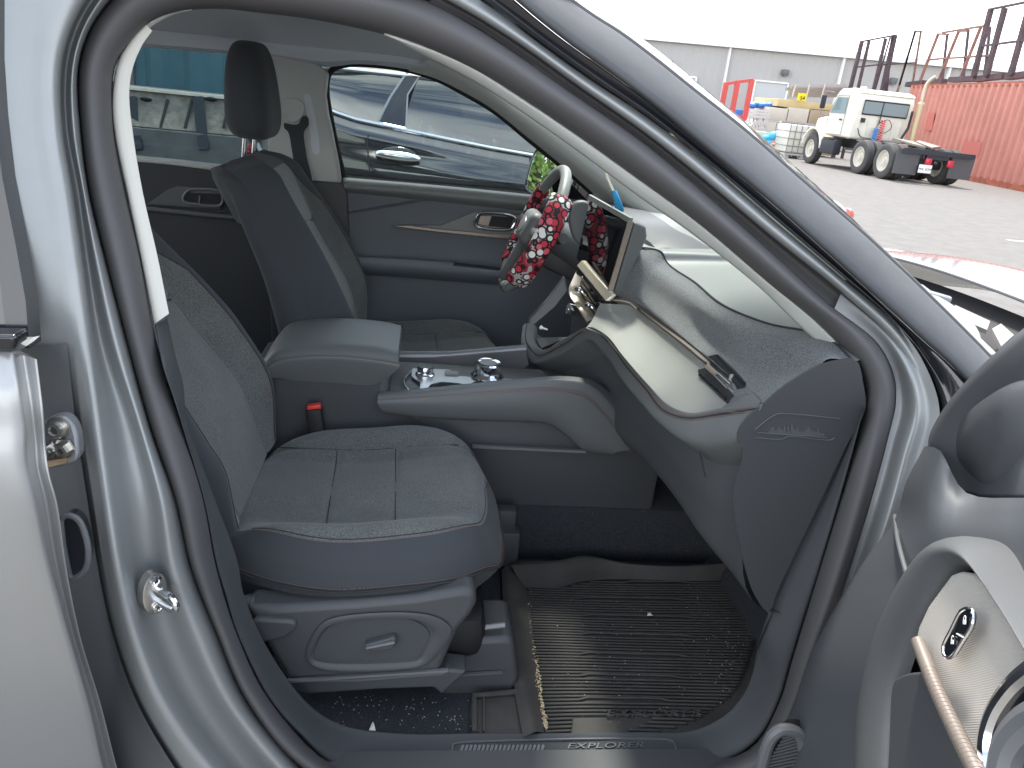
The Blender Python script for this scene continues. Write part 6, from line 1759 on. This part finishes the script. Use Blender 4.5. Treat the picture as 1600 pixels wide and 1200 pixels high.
b.tube(cr([Vector((xe, 2.4, .75)), Vector((xe, 2.4, 2.2)), Vector((xe, 2.4, 2.85)), Vector((xe+.03, 2.36, 3.05)), Vector((xe+.14, 2.24, 3.22))], 24), .065, 14); ex_ = lo_(b.build('exhaust', mat('dull_pipe', (.50, .42, .33), .4, .6), lr))
b = MB(); b.cyl((xe, 2.4, 1.0), (xe, 2.4, 2.35), .115, seg=20); b.cyl((xe, 2.4, 2.35), (xe, 2.4, 2.42), .115, .07, seg=20); lo_(b.build('heat_shield', mat('shield_tan', (.56, .44, .28), .5, .4), ex_))
b = MB(); b.bar((xe-.22, 2.42, 2.1), (xe-.24, 2.40, 1.55), .07, .05); b.bar((xe-.24, 2.4, 1.55), (xe-.6, 2.2, 1.0), .07, .05); lo_(b.build('bracket', m_dk, lr))
b = MB(); cx_ = LW/2-.15
b.tube(cr([Vector((cx_-.0, 2.52, 1.62+.0)), Vector((cx_+.28, 2.45, 1.75)), Vector((cx_+.42, 2.42, 1.52)), Vector((cx_+.2, 2.45, 1.32)), Vector((cx_-.05, 2.48, 1.45)), Vector((cx_-.0, 2.52, 1.62))], 30), .012, 6)
b.tube(cr([Vector((cx_-.7, 2.52, 1.4)), Vector((cx_-.55, 2.5, 1.15)), Vector((cx_-.2, 2.45, 1.1))], 14), .016, 6); b.box((cx_-.58, 2.52, 1.66), (.12, .08, .14)); b.tube([(cx_+.02, 2.53, 1.9), (cx_, 2.5, 1.6)], .02, 6); lo_(b.build('cable', m_dk, lr))
def coil(x, z0_, z1_, m, nm):
    b = MB(); b.tube([Vector((x+.07*math.cos(i*.75), 2.42+.07*math.sin(i*.75), z0_+(z1_-z0_)*i/80)) for i in range(81)], .016, 6); lo_(b.build(nm, m, lr))
coil(cx_+.1, 1.02, 1.72, mat('red_hose', (.75, .12, .12), .5), 'air_hose'); coil(cx_-.09, 1.02, 1.45, mat('blue_hose', (.10, .28, .60), .5), 'air_hose')
b = MB()
for x in (-.3, -.2): b.box((LW/2+x-.3, 3.3, 2.69), (.09, .12, .08), bev=.02)
lo_(b.build('roof_lamp', M['white'], lr))
b = MB()
for i in range(6): x = LW/2-.8+i*.3; b.bar((x, 2.595, 1.15), (x, 2.585, 1.78), .03, .02)
lo_(b.build('panel_rib', m_wp, lr))

# ------------------------------------------------------------------ tree behind, which the driver's mirror shows
def tree(loc, h, seed):
    t = thing('leafy_tree', 'bright green leafy tree that shows only in the driver side mirror', 'tree', loc); rr = random.Random(seed)
    b = MB(); lp = Vector((0, 0, 0))
    b.tube([Vector((0, 0, 0)), Vector((.1, 0, h*.25)), Vector((0, .15, h*.5)), Vector((.1, .1, h*.8))], [.28, .22, .14, .05], 10)
    tips = []
    for i in range(16):
        a = rr.uniform(0, 6.28); z = h*rr.uniform(.22, .7); e = Vector((math.cos(a)*h*rr.uniform(.2, .4), math.sin(a)*h*rr.uniform(.2, .4), z+h*rr.uniform(.05, .25)))
        b.tube([Vector((0, 0, z)), Vector((0, 0, z)).lerp(e, .5)+Vector((0, 0, .2)), e], [.09, .06, .02], 6); tips.append(e)
    b.build('trunk', mat('bark', (.12, .10, .075), .9), t)
    ml = mat('leaves', (.075, .16, .025), .6); nz = noise(ml, 3, 2); rl_ = ramp(ml, nz.outputs['Fac'], [(.35, (.07, .14, .02)), (.65, (.20, .30, .06))]); L(ml, rl_.outputs[0], BS(ml).inputs['Base Color'])
    b = MB()
    for i in range(16000):
        c = rr.choice(tips); p = c+Vector((rr.gauss(0, .55), rr.gauss(0, .55), rr.gauss(0, .5)))
        d = Vector((rr.gauss(0, 1), rr.gauss(0, 1), rr.gauss(0, .6))).normalized(); u = d.orthogonal().normalized()*.045; v = d.cross(u).normalized()*.026
        b.add([p-u, p+v, p+u, p-v], [(0, 1, 2, 3)])
    b.build('crown', ml, t, smooth=False)
tree((-9.0, 2.2, 0), 5.2, 5)

# ------------------------------------------------------------------ light
w = bpy.data.worlds.new('World'); scene.world = w; w.use_nodes = True
nt = w.node_tree; bg = nt.nodes['Background']
sky = nt.nodes.new('ShaderNodeTexSky'); sky.sky_type = 'NISHITA'; sky.sun_disc = False
SUN_EL, SUN_AZ = R(66), R(6)      # azimuth clockwise from +Y
sky.sun_elevation = SUN_EL; sky.sun_rotation = SUN_AZ; sky.dust_density = 2.5; sky.air_density = 1.2; sky.ozone_density = 1.5
tcw = nt.nodes.new('ShaderNodeTexCoord'); mpw = nt.nodes.new('ShaderNodeMapping'); mpw.inputs['Scale'].default_value = (1.3, 1.3, 5.0)
nw = nt.nodes.new('ShaderNodeTexNoise'); nw.inputs['Scale'].default_value = 1.7; nw.inputs['Detail'].default_value = 8; nw.inputs['Roughness'].default_value = .58; nw.inputs['Distortion'].default_value = .4
nt.links.new(tcw.outputs['Generated'], mpw.inputs[0]); nt.links.new(mpw.outputs[0], nw.inputs['Vector'])
sx3 = nt.nodes.new('ShaderNodeSeparateXYZ'); nt.links.new(tcw.outputs['Generated'], sx3.inputs[0])
hz_ = nt.nodes.new('ShaderNodeMapRange'); hz_.inputs[1].default_value = 0.0; hz_.inputs[2].default_value = .45; hz_.inputs[3].default_value = .42; hz_.inputs[4].default_value = 0
nt.links.new(sx3.outputs[2], hz_.inputs[0])
adw = nt.nodes.new('ShaderNodeMath'); adw.operation = 'ADD'; nt.links.new(nw.outputs['Fac'], adw.inputs[0]); nt.links.new(hz_.outputs[0], adw.inputs[1])
mrw = nt.nodes.new('ShaderNodeMapRange'); mrw.inputs[1].default_value = .43; mrw.inputs[2].default_value = .66; nt.links.new(adw.outputs[0], mrw.inputs[0])
mxw = nt.nodes.new('ShaderNodeMix'); mxw.data_type = 'RGBA'; nt.links.new(mrw.outputs[0], mxw.inputs[0]); nt.links.new(sky.outputs[0], mxw.inputs[6]); mxw.inputs[7].default_value = (9.5, 9.8, 10.2, 1)
nt.links.new(mxw.outputs[2], bg.inputs['Color']); bg.inputs['Strength'].default_value = .13
sd = bpy.data.lights.new('sun', 'SUN'); sd.energy = 2.4; sd.angle = R(7); sd.color = (1, .95, .87)
so__ = bpy.data.objects.new('sun', sd); COL.objects.link(so__)
dsun = Vector((math.sin(SUN_AZ)*math.cos(SUN_EL), math.cos(SUN_AZ)*math.cos(SUN_EL), math.sin(SUN_EL)))
so__.rotation_euler = dsun.to_track_quat('Z', 'Y').to_euler()

# ------------------------------------------------------------------ camera, view
cd = bpy.data.cameras.new('camera'); cd.sensor_width = 36; cd.lens = 36*F/1600; cd.clip_start = .02; cd.clip_end = 2000
co = bpy.data.objects.new('camera', cd); COL.objects.link(co)
Mx = Matrix((CR, CU, -FW)).transposed().to_4x4(); Mx.translation = CAM; co.matrix_world = Mx
scene.camera = co
vs_ = scene.view_settings; vs_.view_transform = 'Standard'; vs_.look = 'None'; vs_.exposure = 1.5; vs_.gamma = 1
scene.cycles.max_bounces = 10; scene.cycles.diffuse_bounces = 5; scene.cycles.glossy_bounces = 5; scene.cycles.transparent_max_bounces = 16
scene.cycles.use_denoising = True
